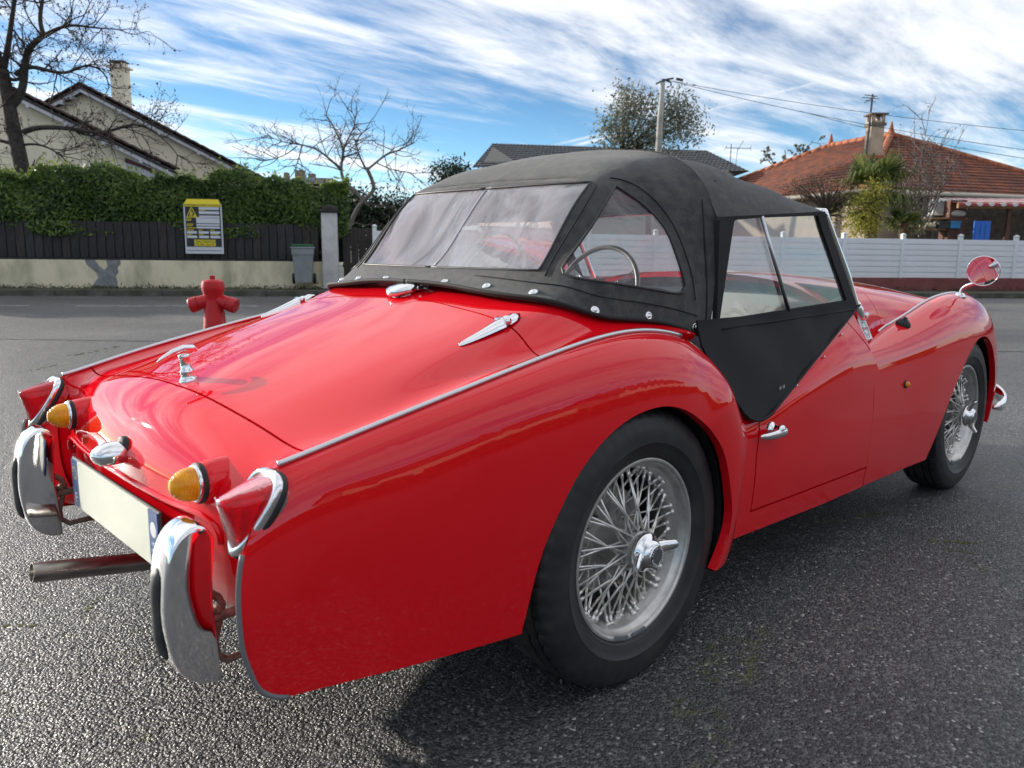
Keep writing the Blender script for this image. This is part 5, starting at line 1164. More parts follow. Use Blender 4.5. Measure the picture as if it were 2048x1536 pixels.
# ---- left house: tall gable
def gable_house(name, label, d, pk, left, right, wall_l, wall_r, depth, m, tiles=TILE_B, extra=0):
    h, X = frame(name, label, 'house', d); z = lambda px, py: WZ(px, py, d)
    P = (lat(pk[0], d), z(*pk)); Lf = (lat(left[0], d), z(*left)); Rt = (lat(right[0], d), z(*right))
    MB().add([(lat(wall_l, d), 0, 0), (lat(wall_r, d), 0, 0), (lat(wall_r, d), 0, Rt[1]+(lat(wall_r, d)-Rt[0])*(P[1]-Rt[1])/(P[0]-Rt[0])-.22), (P[0], 0, P[1]-.25), (lat(wall_l, d), 0, max(1, Lf[1]+(lat(wall_l, d)-Lf[0])*(P[1]-Lf[1])/(P[0]-Lf[0]))-.22)]+
             [(lat(wall_l, d)-.64*depth, depth, 0), (lat(wall_r, d)-.64*depth, depth, 0), (lat(wall_r, d)-.64*depth, depth, Rt[1]-.1), (P[0]-.64*depth, depth, P[1]-.25), (lat(wall_l, d)-.64*depth, depth, 1.5)], [(0, 1, 2, 3, 4), (9, 8, 7, 6, 5), (1, 6, 7, 2), (0, 4, 9, 5)]).build('wall', m, h)
    for E in (Lf, Rt):
        a = np.array([P[0], 0, P[1]]); b = np.array([E[0], 0, E[1]]); up_ = np.array([0, -.35, 0]); bk = np.array([-.64*depth, depth, 0]); dn = np.array([0, 0, -.07])
        sl_ = roof_sheet('roof_slope', b+up_, b+bk, a+bk, a+up_, tiles, h, max(4, int(np.linalg.norm(b-a)/.35)), 30, .05)
        MB().add([a+up_+dn, b+up_+dn, b+bk+dn, a+bk+dn, a+up_+dn*2.2, b+up_+dn*2.2, b+bk+dn*2.2, a+bk+dn*2.2], [(0, 1, 2, 3), (7, 6, 5, 4), (0, 4, 5, 1)]).build('roof_deck', FASC, h)
        bw_ = np.array([0, 0, -.20]); q = np.array([0, -.33, 0]); MB().add([a+q+dn, b+q+dn, b+q+dn+bw_, a+q+dn+bw_, a+q*.9+dn, b+q*.9+dn, b+q*.9+dn+bw_, a+q*.9+dn+bw_], [(0, 1, 2, 3), (7, 6, 5, 4), (2, 6, 7, 3), (0, 4, 5, 1)]).build('barge_board', BARGE, h)
        nseg = int(np.linalg.norm(b-a)/.36); vt = MB().box((0, 0, 0), (.40, .22, .06), None, .02).build('verge_tile', tiles); me = vt.data; bpy.data.objects.remove(vt)
        sl = math.atan2(b[2]-a[2], b[0]-a[0])
        for i in range(nseg):
            c = a+(b-a)*((i+.5)/nseg)+up_*.75+np.array([0, 0, .05]); link(me, 'verge_tile', h, c, (0, -sl+(.06 if b[0] > a[0] else -.06), 0))
        for i in range(1, 5): c = a+(b-a)*(i/5)+np.array([0, -.2, -.27]); MB().box(c, (.10, .30, .12)).build('rafter_end', BARGE, h)
    return h
hA = gable_house('gable_house', 'beige rendered house with tall gable and brown tiled roof behind hedge', 30, (192, 172), (95, 224), (560, 372), 60, 528, 12, BEIGE)
d = 33; cz = WZ(262, 138, d); cxm = lat(262, d); zb_ = WZ(262, 230, d)
ch = MB().box((cxm, 3, (cz+zb_)/2), (lat(276, d)-lat(249, d), .5, cz-zb_)).build('chimney', BEIGE, hA)
MB().box((cxm, 3, cz+.03), (.78, .66, .07)).build('chimney_collar', BEIGE, ch)
for s in (-1, 1): MB().box((cxm+s*.20, 3, cz+.14), (.08, .40, .18)).build('chimney_leg', BEIGE, ch)
MB().box((cxm, 3, cz+.25), (.56, .50, .05)).build('chimney_slab', FASC, ch)
hB = gable_house('garage_wing', 'lower beige gabled wing with white barge board nearest the bare tree', 25, (20, 160), (-160, 240), (372, 342), -200, 318, 8, BEIGE)
d = 25; z_ = lambda py, px=300: WZ(px, py, d)
MB().box((lat(297, d), -.05, (z_(322)+z_(372))/2), (lat(332, d)-lat(264, d), .08, z_(322)-z_(372))).build('window_frame', BARGE, hB)
MB().add([(lat(264, d), -.12, z_(316)), (lat(345, d), -.12, z_(352)), (lat(345, d), -.12, z_(362)), (lat(300, d), -.12, z_(338)), (lat(264, d), -.12, z_(326))], [(0, 1, 2, 3, 4)]).build('pelmet', mat('maroon_wood', (.09, .02, .022), .6), hB)
# ---- far house with dark hipped roof
d = 48; hC, X = frame('far_house', 'distant house with dark hipped roof and chimneys above hedge', 'house', d); z = lambda py, px=620: WZ(px, py, d)
x0, x1, xa, xb = lat(548, d), lat(690, d), lat(585, d), lat(645, d)
SLATE = mat('slate_brown', (.040, .034, .036), .8, var=.3, vscale=3)
MB().box(((x0+x1)/2, 3, z(372)/2), (x1-x0-.6, 6, z(372))).build('wall', BEIGE, hC)
V = [(x0, -.5, z(369)), (x1, -.5, z(369)), (x1, 6.5, z(369)), (x0, 6.5, z(369)), (xa, 3, z(346)), (xb, 3, z(347))]
MB().add(V, [(0, 1, 5, 4), (1, 2, 5), (2, 3, 4, 5), (3, 0, 4)]).build('roof', SLATE, hC)
MB().box((lat(614, d), 1.0, z(361)), (.55, .3, .5)).build('roof_window', mat('skylight', (.35, .4, .45), .1), hC)
for px, t, w in ((578, 331, .55), (603, 338, .40), (550, 336, .25)): MB().box((lat(px, d), 3, (z(t)+z(355))/2), (w, .5, z(t)-z(355)), None, .03).build('chimney', mat('chimney_tan', (.25, .2, .16), .9), hC)
# ---- grey roofed house behind the soft top
d = 36; hD, X = frame('grey_roof_house', 'house with ribbed grey roof rising just above the black soft top', 'house', d); z = lambda py, px=1200: WZ(px, py, d)
GRT = mat('grey_tiles', (.075, .08, .088), .7, var=.3, vscale=4)
e0, e1, r0, r1 = lat(945, d), lat(1462, d), lat(985, d), lat(1400, d)
MB().box(((e0+e1)/2+.3, 4, z(345)/2), (e1-e0-1.4, 7, z(345))).build('wall', mat('pale_wall', (.45, .42, .37), .9), hD)
MB().add([(lat(968, d), -.35, z(325, 985)), (lat(1030, d), -.35, z(325, 985)), (lat(985, d), -.35, z(296, 985))], [(0, 1, 2)]).build('gable_wall', mat('pale_wall', (.45, .42, .37), .9), hD)
roof_sheet('roof_slope', (e0, -1, z(345)), (e1+.3, -1, z(345)), (lat(1400, d+4), 4, WZ(1400, 301, d+4)), (lat(985, d+4), 4, WZ(985, 287, d+4)), GRT, hD, 12, 60, .05)
roof_sheet('roof_hip', (e1+.3, -1, z(345)), (e1+.3, 9, z(345)), (lat(1400, d+4), 4.1, WZ(1400, 301, d+4)), (lat(1400, d+4), 4, WZ(1400, 301, d+4)), GRT, hD, 12, 20, .05)
ae, X = frame('roof_aerial', 'thin rooftop television aerial beyond the front of the soft top', 'aerial', d+1, 1452); am = mat('aerial_metal', (.10, .10, .11), .5, metal=.6)
zz2 = lambda py: WZ(1452, py, d+1)
MB().tube([(0, 0, zz2(345)), (0, 0, zz2(288))], .02, 6).build('mast', am, ae); MB().tube([(-.25, 0, zz2(296)), (.9, 0, zz2(296))], .015, 5).tube([(.3, 0, zz2(300)), (.55, 0, zz2(281))], .012, 5).tube([(.9, 0, zz2(301)), (.9, 0, zz2(291))], .012, 5).tube([(-.25, -.2, zz2(293)), (-.25, .2, zz2(299))], .012, 5).tube([(.25, 0, zz2(330)), (.3, 0, zz2(296))], .015, 5).build('antenna_bars', am, ae)

# ---- bare trees
def grow(rs, base, dirn, length, rad, level, maxl, out, tips, spread=.55, nb=(3, 5), gn=.10, lift=.06, seg=6, shrink=.62):
    P = [np.array(base, float)]; d = np.array(dirn, float); d /= np.linalg.norm(d); rr = [rad]
    for i in range(seg):
        d = d+rs.normal(0, gn*(1+.5*level), 3)+np.array([0, 0, lift*(1 if level < 2 else .2)]); d /= np.linalg.norm(d); P.append(P[-1]+d*length/seg); rr.append(rad*(1-.55*(i+1)/seg))
    out[min(level, len(out)-1)].tube(P, rr, 8 if level == 0 else (5 if level < 3 else 3), level < 2)
    if level >= maxl: tips.extend(P[2:]); return
    for k in range(rs.randint(*nb)):
        i = rs.randint(max(1, int(seg*.3)), seg+1); a = rs.normal(size=3); a -= d*np.dot(a, d); a /= np.linalg.norm(a)+1e-9; dd = (P[i]-P[i-1])/np.linalg.norm(P[i]-P[i-1])
        grow(rs, P[i], dd*(1-spread*.5)+a*spread*rs.uniform(.8, 1.5), length*shrink*rs.uniform(.75, 1.15), max(rr[i]*.62, .0055), level+1, maxl, out, tips, spread, nb, gn, lift, max(4, seg-1), shrink)
BARK = mat('bark_grey', (.055, .045, .040), .9, var=.4, vscale=12, bump=.8, bscale=25, dist=.02); TWIG = mat('twig', (.050, .036, .032), .85, var=.3, vscale=8)
LBARK = mat('bark_pale', (.17, .145, .125), .9, var=.3, vscale=10, bump=.5, bscale=30)
def limb_tree(name, label, d, px0, limbs, seed, bark, twig, maxl, leaves=0, lsize=.06, lm=None, nb=(3, 6), tl=1.1, shrink=.62, r_tw=.020, gn=.10):
    """main limbs follow the photo's branching, the rest grows from them"""
    rs = np.random.RandomState(seed); t, X = frame(name, label, 'tree', d, px0); out = [MB(), MB(), MB()]; tips = []; z = lambda px, py: WZ(px, py, d)
    for (pts, r0, r1, nk) in limbs:
        P = np.array([(lat(p_[0], d)-lat(px0, d), (p_[2] if len(p_) > 2 else 0), z(p_[0], p_[1])) for p_ in pts]); C_ = curve(P, max(8, 5*len(P))) if len(P) > 2 else P
        rad = np.linspace(r0, r1, len(C_)); out[0].tube(C_, rad, 9, True)
        for k in range(nk):
            i = rs.randint(int(len(C_)*.25), len(C_)); a = rs.normal(size=3); dd = C_[i]-C_[i-1]; dd /= np.linalg.norm(dd)
            grow(rs, C_[i], dd*.5+a*.55+np.array([0, 0, .1]), tl*rs.uniform(.6, 1.3), max(.013, min(rad[i]*.5, r_tw*1.6)), 1, maxl, [out[0], out[1], out[2]], tips, .65, nb, gn, .03, 5, shrink)
    out[0].build('trunk', bark, t, True); m_ = MB(); m_.V = out[1].V; m_.F = out[1].F; m_.add(out[2].V, out[2].F); m_.build('twigs', twig, t, False, kind='stuff')
    if leaves and tips:
        T = np.array(tips); idx = rs.randint(0, len(T), leaves); obj('leaves', *leaf_cloud(leaves, T[idx]+rs.normal(0, .02, (leaves, 3)), lsize, rs, None, .3, .6), lm, t, False, kind='stuff')
    return t
DEADL = mat('dead_leaf', (.06, .035, .025), .9)
limb_tree('bare_garden_tree', 'large dark bare tree with dead buds standing behind the laurel hedge', 19, 55,
    [([(60, 420), (55, 320), (48, 260), (42, 200), (36, 140)], .19, .14, 4), ([(36, 140), (22, 90), (12, 40), (2, -40), (-10, -120)], .12, .05, 14), ([(40, 135), (52, 90), (62, 45), (72, 0), (80, -60)], .075, .03, 10),
     ([(44, 215), (68, 185), (80, 135), (90, 100), (110, 80), (122, 70)], .10, .06, 10), ([(122, 70), (118, 35), (124, 5), (130, -40)], .055, .03, 8), ([(122, 72), (140, 62), (170, 52), (215, 55), (258, 58)], .045, .012, 12),
     ([(60, 150), (90, 135), (120, 140), (160, 145), (200, 132), (225, 140), (240, 175)], .055, .012, 14), ([(66, 265), (85, 258), (120, 255), (160, 258), (205, 265), (235, 262), (290, 250), (330, 270), (365, 310)], .065, .010, 20),
     ([(40, 170), (10, 150), (-40, 130)], .07, .03, 8), ([(45, 290), (20, 282), (-30, 290)], .045, .015, 8), ([(66, 290), (95, 290), (120, 300), (150, 330)], .03, .010, 8), ([(38, 150), (60, 160), (75, 120)], .05, .02, 5)],
    5, BARK, TWIG, 3, 3600, .055, DEADL, (3, 6), .80, .64, .016)
limb_tree('bare_fruit_tree', 'spreading leafless fruit tree with pale limbs above the hedge end', 21, 705,
    [([(690, 480), (705, 440), (730, 400), (748, 380), (740, 345), (736, 335)], 0.061, 0.048, 3), ([(736, 340), (755, 325), (775, 310), (800, 300), (828, 285)], 0.034, 0.010, 14), ([(736, 340), (722, 310), (718, 285), (730, 265), (745, 255)], 0.031, 0.010, 12),
     ([(700, 375), (690, 360), (686, 335), (690, 300), (680, 270), (668, 245), (655, 228)], 0.048, 0.010, 18), ([(688, 340), (660, 315), (640, 300), (610, 290), (580, 285), (545, 272)], 0.034, 0.008, 18), ([(690, 300), (705, 270), (715, 240), (710, 225)], 0.027, 0.008, 10),
     ([(735, 410), (715, 385), (700, 372)], 0.041, 0.048, 1), ([(610, 290), (600, 325), (592, 345)], 0.020, 0.010, 8), ([(600, 292), (575, 310), (530, 320)], 0.017, 0.006, 8), ([(755, 325), (790, 340), (820, 345)], 0.017, 0.006, 8)],
    9, LBARK, mat('pale_twig', (.13, .105, .09), .85), 3, 0, .06, None, (2, 4), .70, .6, .010)
# ---- leafy trees and shrubs
def leafy(name, label, cat, d, px0, blobs, n, size, m, seed, bark=BARK, stems=None, asp=.42, trunk=True, clump=26):
    rs = np.random.RandomState(seed); t, X = frame(name, label, cat, d, px0); Ps = []; C_ = []; wts = np.array([b[2]*b[3] for b in blobs], float); wts /= wts.sum()
    for b, w in zip(blobs, wts):
        k = max(1, int(n*w/clump)); cx, cz = lat(b[0], d)-lat(px0, d), WZ(b[0], b[1], d); rx, rz_ = b[2]/FPX*d, b[3]/FPX*d; dep = b[4] if len(b) > 4 else rx
        u_ = rs.normal(size=(k, 3)); u_ /= np.linalg.norm(u_, axis=1)[:, None]; rr = rs.rand(k, 1)**.40; c = u_*rr*np.array([rx, dep, rz_])+np.array([cx, 0, cz]); C_.append(c)
        sp_ = size*rs.uniform(1.0, 2.4, (k, 1, 1)); Ps.append((c[:, None, :]+rs.normal(size=(k, clump, 3))*sp_*np.array([1, 1, .8])).reshape(-1, 3))
    P = np.concatenate(Ps); obj('crown', *leaf_cloud(len(P), P, size, rs, None, .3, asp), m, t, False, kind='stuff')
    tr = MB(); base = np.array([0, 0, 0.]); AC = np.concatenate(C_)
    if trunk:
        b0 = blobs[0]; cz = WZ(b0[0], b0[1], d); tr.tube(curve([(0, 0, -.1), (.05, 0, cz*.4), (lat(b0[0], d)-lat(px0, d), 0, cz)], 10), np.linspace(trunk if trunk is not True else .14, .04, 10), 8)
        sel = AC[rs.randint(0, len(AC), min(len(AC), 60))]
        for q in sel:
            o_ = np.array([lat(b0[0], d)-lat(px0, d), 0, cz*.75]); mid = (o_+q)/2+np.array([0, 0, .1]); tr.tube(curve([o_, mid, q], 5), np.linspace(.03, .008, 5), 4, False)
        tr.build('trunk', bark, t, True)
    return t
OLIVE = leaf_mat('grey_green_leaf', (.10, .115, .085), (.26, .27, .20), .5, .45)
leafy('evergreen_tree', 'tall loose grey green evergreen tree behind the concrete pole', 'tree', 32, 1290, [(1240, 235, 40, 48), (1245, 190, 20, 26), (1215, 270, 34, 32), (1330, 230, 42, 44), (1370, 245, 25, 38), (1300, 270, 80, 36), (1345, 205, 26, 20), (1275, 215, 30, 30)], 6500, .15, OLIVE, 21, trunk=.20, clump=14)
DKG = leaf_mat('dark_leaf', (.008, .018, .006), (.030, .055, .018), .5, .2)
leafy('dark_bush', 'dark evergreen bushes in the garden behind the board gate', 'bush', 24, 760, [(745, 430, 55, 40), (705, 420, 30, 45), (790, 430, 40, 35), (760, 470, 60, 40)], 7000, .14, DKG, 22, clump=30)
leafy('dark_conifer', 'small dark conifer tip rising behind the soft top rear corner', 'tree', 34, 900, [(900, 335, 24, 14), (915, 350, 30, 20), (880, 352, 20, 14)], 1500, .16, DKG, 23, trunk=.1)
# ---- concrete pole and wires
d = 30; pole, X = frame('utility_pole', 'tall pale concrete utility pole with insulator bracket and wires', 'utility pole', d, 1309); pz_ = lambda py, px=1312: WZ(px, py, d); PC = mat('pole_concrete', (.36, .35, .32), .85, var=.15, vscale=3)
MB().tube([(-.02, 0, 0), (.03, 0, pz_(240)), (.07, 0, pz_(165))], [.15, .112, .085], 10).build('shaft', PC, pole, True)
MB().tube([(-.18, 0, pz_(168)), (.10, 0, pz_(160)), (.45, 0, pz_(156))], .035, 6).tube([(.07, 0, pz_(185)), (.10, 0, pz_(158))], .06, 6).tube([(.07, 0, pz_(158)), (.38, 0, pz_(165))], .03, 6).build('bracket', am, pole)
def wire(p0, p1, sag, name, r=.012):
    t_ = np.linspace(0, 1, 24); P = np.array(p0)[None]*(1-t_)[:, None]+np.array(p1)[None]*t_[:, None]; P[:, 2] -= sag*4*t_*(1-t_); return MB().tube(P, r, 5).build(name, mat('cable_black', (.03, .03, .035), .6), None, True)
for k, (pa, pb, sg_, lb) in enumerate((((1322, 158, 30), (2300, 282, 27), .25, 'upper slack black cable running from the pole over the tiled house'), ((1335, 160, 30), (2300, 330, 24), .30, 'middle black cable running from the pole over the tiled house'), ((1600, 222, 30), (2300, 348, 25), .25, 'lowest thin black cable crossing above the tiled roof'))):
    o = wire(W(*pa), W(*pb), sg_, 'overhead_cable', .009); tag(o, lb, 'cable', 'overhead cables')
MB_ = MB().tube([(.55, 0, pz_(157)), (.80, 0, pz_(160))], .05, 8).build('insulator', am, pole, True)
# ---- right house: hipped tiled roof
TILE_O = mat('orange_tiles', (.27, .090, .048), .85, col2=(.12, .052, .042), vscale=2.5, bump=.4, bscale=15)
cf = lambda x, y: (x, y)
d = 25.0; hE, X = frame('tiled_house', 'house with orange brown hipped tile roof behind the white fence', 'house', d); z = lambda py, px=1800, dd=d: WZ(px, py, dd)
zE = 2.92; N_ = np.array([lat(1722, 25), 0.0, zE]); rdv = np.array([-.30, .954, 0]); edv = np.array([.954, .30, 0]); Wd = 10.6; Ln = 13.0
Rr = N_+edv*Wd; Lb = N_+rdv*Ln; Rb = Rr+rdv*Ln; ap = WZ(1793, 264, 30.4); A1 = N_+edv*Wd/2+rdv*5.0; A1[2] = ap; A2 = N_+edv*Wd/2+rdv*(Ln-4.6); A2[2] = ap
dz = np.array([0, 0, 0]); roof_sheet('roof_hip_end', N_, Rr, A1+edv*.05, A1, TILE_O, hE, 20, 44, .05); roof_sheet('roof_slope', Lb, N_, A1, A2, TILE_O, hE, 20, 50, .05)
roof_sheet('roof_slope', Rr, Rb, A2, A1, TILE_O, hE, 14, 40, .05); roof_sheet('roof_hip_end', Rb, Lb, A2+edv*.05, A2, TILE_O, hE, 14, 30, .05)
RT = mat('ridge_tile', (.36, .12, .06), .85, var=.3, vscale=6)
def ridge(a, b, nm):
    n = int(np.linalg.norm(b-a)/.38)
    for i in range(n):
        p0 = a+(b-a)*(i/n); p1 = a+(b-a)*((i+1.12)/n); MB().tube([p0+[0, 0, .03], p1+[0, 0, .06]], [.13, .105], 8).build('ridge_tile', RT, hE, True)
ridge(N_, A1, 0); ridge(Rr, A1, 0); ridge(A2, A1, 0); ridge(Lb, A2, 0)
for A in (A1, A2): MB().lathe([(.20, -.15), (.16, .08), (.09, .22), (.05, .42), (.03, .52), (0, .54)], 12, tmat(A, (0, 0, 1))).build('finial', RT, hE, True)
i0 = .65; cN, cR, cRb, cLb = [q+o_ for q, o_ in ((N_, (edv+rdv)*i0), (Rr, (-edv+rdv)*i0), (Rb, (-edv-rdv)*i0), (Lb, (edv-rdv)*i0))]
wv = [(q[0], q[1], 0) for q in (cN, cR, cRb, cLb)]+[(q[0], q[1], zE+.05) for q in (cN, cR, cRb, cLb)]
MB().add(wv, [(0, 1, 5, 4), (1, 2, 6, 5), (2, 3, 7, 6), (3, 0, 4, 7)]).build('wall', mat('pinkish_render', (.36, .29, .23), .9, var=.1, vscale=1), hE)
MB().add([(q[0], q[1], zE-.03) for q in (N_, Rr, Rb, Lb)]+[(q[0], q[1], zE-.10) for q in (N_, Rr, Rb, Lb)], [(3, 2, 1, 0), (4, 5, 6, 7), (0, 1, 5, 4), (3, 0, 4, 7)]).build('soffit', mat('soffit_dark', (.05, .045, .04), .8), hE)
for a, b in ((N_, Rr), (N_, Lb)):
    o_ = -rdv if b is Rr else -edv; MB().tube([a+o_*.08+[0, 0, -.02], b+o_*.08+[0, 0, -.02]], .075, 8).build('gutter', mat('cream_gutter', (.50, .45, .36), .6), hE, True)
# chimney on the sunny slope
cx = lat(1730, 28)-0; cy = 3.2; ct = WZ(1733, 243, 28.2); cbz = WZ(1730, 320, 28.2); cx = lat(1730, 28.2)
ch = MB().box((cx, cy, (ct+cbz)/2-.3), (.42, .50, ct-cbz+.6)).build('chimney', mat('chimney_render', (.46, .36, .26), .9, var=.15, vscale=3), hE)
MB().box((cx, cy, ct-.12), (.52, .60, .10)).build('chimney_collar', mat('chimney_cap', (.16, .13, .10), .9), ch); MB().box((cx, cy, ct+.22), (.60, .66, .05)).build('chimney_slab', mat('chimney_cap', (.16, .13, .10), .9), ch)
for s in (-1, 1):
    for q in (-1, 1): MB().box((cx+s*.17, cy+q*.2, ct+.06), (.10, .10, .28)).build('chimney_leg', mat('chimney_render', (.46, .36, .26), .9), ch)
MB().box((cx-.05, cy-.1, cbz+.05), (.75, .9, .12), Matrix.Rotation(R(0), 3, 'X')).build('chimney_flashing', RT, ch)
an, X = frame('chimney_aerial', 'tall television mast strapped to the chimney of the tiled house', 'aerial', 28.0, 1718); q = lambda py: WZ(1718, py, 28)
MB().tube([(0, 0, q(322)), (.05, 0, q(188))], .035, 6).build('mast', am, an); mb_ = MB()
for k, (py, w) in enumerate(((192, .30), (197, .38), (203, .25))): mb_.tube([(-w, -.2, q(py)), (w, .2, q(py-2))], .014, 5)
mb_.tube([(.05, 0, q(225)), (.35, 0, q(232)), (.38, 0, q(240))], .02, 5).tube([(.0, -.3, q(196)), (.0, .5, q(200))], .016, 5).build('antenna_bars', am, an)
# lean-to with awning, shelves, air conditioner, blue door
BRW = mat('brown_wood', (.10, .045, .032), .8, var=.3, vscale=4); WOOD = mat('raw_wood', (.28, .17, .09), .8, var=.3, vscale=5, stretch=(1, 8, 8))
d = 23.6; ln, X = frame('lean_to_shed', 'brown lean-to with scalloped red and white awning beside the tiled house', 'shed', d); z = lambda py, px=1950: WZ(px, py, d)
xa, xb = lat(1896, d), lat(2250, d)
MB().box(((xa+xb)/2, 2.0, z(398)/2), (xb-xa, .08, z(398))).build('back_wall', mat('shed_inside', (.10, .085, .07), .9, var=.3), ln)
MB().box((lat(1913, d), .35, z(400)/2), (lat(1930, d)-lat(1897, d), .5, z(400))).build('side_panel', BRW, ln)
MB().box(((xa+xb)/2+.1, -.12, z(411)), (xb-xa, .10, z(404)-z(416))).build('beam', WOOD, ln)
for px in (2010, 2140): MB().box((lat(px, d), 0, z(414)/2), (.10, .10, z(414))).build('post', BRW, ln)
AWN = [mat('awning_red', (.33, .05, .055), .8), mat('awning_white', (.55, .50, .50), .8)]
for i in range(34):
    x = xa+.02+i*.17; MB().add([(x, -.35, z(408)), (x+.17, -.35, z(408)), (x+.17, 1.6, z(388)), (x, 1.6, z(388))], [(0, 1, 2, 3)]).add(*[[(x, -.35, z(408)), (x+.17, -.35, z(408)), (x+.17, -.36, z(411)), (x+.13, -.36, z(413)), (x+.085, -.36, z(414)), (x+.04, -.36, z(413)), (x, -.36, z(411))], [(0, 1, 2, 3, 4, 5, 6)]]).build('awning_stripe', AWN[i % 2], ln)
d = 23.2; bd, X = frame('blue_door', 'bright blue panelled door under the awning of the brown lean-to', 'door', d, 1961); z = lambda py, px=1961: WZ(px, py, d); BLU = mat('blue_paint', (.015, .12, .50), .45)
w = (1977-1945)/FPX*d; MB().box((0, 0, z(442)/2+.3), (w, .05, z(442)-.6), None, .005).build('leaf', BLU, bd)
for k in (-1, 0, 1): MB().box((k*w*.3, -.03, z(442)/2+.35), (w*.22, .02, z(442)-.9), None, .004).build('panel', BLU, bd)
d = 24.2; acu, X = frame('air_conditioner', 'white wall mounted air conditioner unit beneath the eaves', 'air conditioner', d, 1876); z = lambda py, px=1876: WZ(px, py, d); ACW = mat('ac_white', (.78, .78, .75), .5, var=.05)
w = (1893-1852)/FPX*d; h = z(399)-z(431); MB().box((0, 0, z(415)), (w, .30, h), None, .01).build('case', ACW, acu)
MB().lathe([(0, .0), (.17, .0), (.18, .012), (.17, .02)], 28, tmat((-.09, -.155, z(415)), (0, -1, 0))).build('fan_grille', mat('grille_grey', (.34, .34, .34), .5), acu, True)
gl = MB()
for k in range(5): gl.lathe([(.03+k*.04, .0), (.035+k*.04, .0)], 24, tmat((-.09, -.18, z(415)), (0, -1, 0)))
gl.build('grille_rings', ACW, acu); MB().box((0, .2, z(433)), (w*.9, .5, .04)).build('bracket', am, acu)
d = 23.9; sh, X = frame('wall_shelf', 'two level wooden shelf hung on the wall under the air conditioner', 'shelf', d, 1886); z = lambda py, px=1886: WZ(px, py, d)
for py, a, b in ((437, 1845, 1925), (459, 1842, 1912)): MB().box((lat((a+b)/2, d)-lat(1886, d), .1, z(py)), ((b-a)/FPX*d, .5, .05)).build('board', WOOD, sh)
for px in (1848, 1905): MB().box((lat(px, d)-lat(1886, d), .3, z(450)), (.05, .05, z(434)-z(480))).build('upright', WOOD, sh)
def small(name, label, cat, px, py0, py1, w_px, m, dd=23.8, soft=False):
    t, X = frame(name, label, cat, dd, px); z0, z1 = WZ(px, py1, dd), WZ(px, py0, dd); w = w_px/FPX*dd
    if soft: obj('filling', *ellipsoid((0, 0, (z0+z1)/2), (w/2, .18, (z1-z0)/2), None, 14, 8, -.6), m, t); MB().tube([(w*.42, 0, z1-.02), (w*.56, 0, z1+.06)], [.05, .02], 8).build('tied_end', m, t, True)
    else: MB().box((0, 0, (z0+z1)/2), (w, .34, z1-z0), None, .012).build('case', m, t); MB().box((0, -.01, z1-.02), (w*1.04, .36, .05), None, .01).build('lid', m, t)
    return t
small('white_sack', 'white sack lying on the upper shelf beside the air conditioner', 'sack', 1908, 419, 436, 36, mat('sack_white', (.46, .45, .40), .8, bump=.6, bscale=12, dist=.05), soft=True)
small('black_crate', 'black storage box in the middle of the lower wall shelf', 'box', 1880, 443, 457, 22, mat('crate_black', (.02, .022, .025), .5))
small('blue_crate', 'light blue storage box at the right end of the lower wall shelf', 'box', 1902, 443, 457, 20, mat('crate_blue', (.03, .22, .42), .5))
small('cream_bag', 'cream coloured bag at the left end of the lower wall shelf', 'bag', 1856, 445, 458, 24, mat('bag_cream', (.42, .36, .25), .8, bump=.6, bscale=12, dist=.05), soft=True)
# palm, shrubs in front of that house
PALM = leaf_mat('palm_leaf', (.035, .060, .012), (.16, .19, .045), .5, .3)
def palm(name, label, d, px0, crown, R_, nf, seed, ztrunk=True):
    rs = np.random.RandomState(seed); t, X = frame(name, label, 'palm', d, px0); cx, cz = lat(crown[0], d)-lat(px0, d), WZ(crown[0], crown[1], d)
    V = []; rr = []
    n_ = 14; P = [(cx*i/(n_-1), 0, cz*i/(n_-1)) for i in range(n_)]; MB().tube(P, [.13+.03*(i % 2) for i in range(n_)], 9).build('trunk', mat('palm_fibre', (.09, .06, .035), .95, bump=1, bscale=20, var=.4), t, True)
    for k in range(nf):
        a = rs.uniform(0, 6.283); el = rs.uniform(-.5, 1.2); dr = np.array([math.cos(a)*math.cos(el), math.sin(a)*math.cos(el), math.sin(el)]); o_ = np.array([cx, 0, cz]); L1 = R_*rs.uniform(.45, .65); hub = o_+dr*L1+np.array([0, 0, -.08])
        m_ = MB().tube([o_, o_+dr*L1*.5+[0, 0, .03], hub], [.018, .012, .009], 4, False); sd_ = np.cross(dr, [0, 0, 1.]); sd_ /= np.linalg.norm(sd_)+1e-9; up_ = np.cross(sd_, dr); m_V = []; m_F = []
        for j in range(17):
            th = R(-110+220*j/16); v = dr*math.cos(th)+sd_*math.sin(th); l_ = R_*.62*(.75+.25*math.cos(th))*rs.uniform(.85, 1.1); w = np.cross(v, up_)*.028; e = hub+v*l_; tip = e+v*l_*.25+np.array([0, 0, -.22*R_*rs.uniform(.6, 1.6)])
            b0 = len(m_V); m_V += [hub, hub+v*l_*.5+w, e+w*.7, tip, e-w*.7, hub+v*l_*.5-w]; m_F += [(b0, b0+1, b0+5), (b0+1, b0+2, b0+4, b0+5), (b0+2, b0+3, b0+4)]
        m_.add(m_V, m_F); m_.build('frond', PALM, t, False)
    return t
palm('fan_palm', 'large fan palm growing behind the white fence beside yellow shrub', 21.5, 1745, (1738, 372), .95, 30, 31)
palm('low_fan_palm', 'smaller dark fan palm below the shelf behind the white fence', 21.6, 1815, (1806, 446), .50, 16, 32)
YLW = leaf_mat('yellow_green_leaf', (.14, .15, .018), (.46, .42, .05), .5, .35)
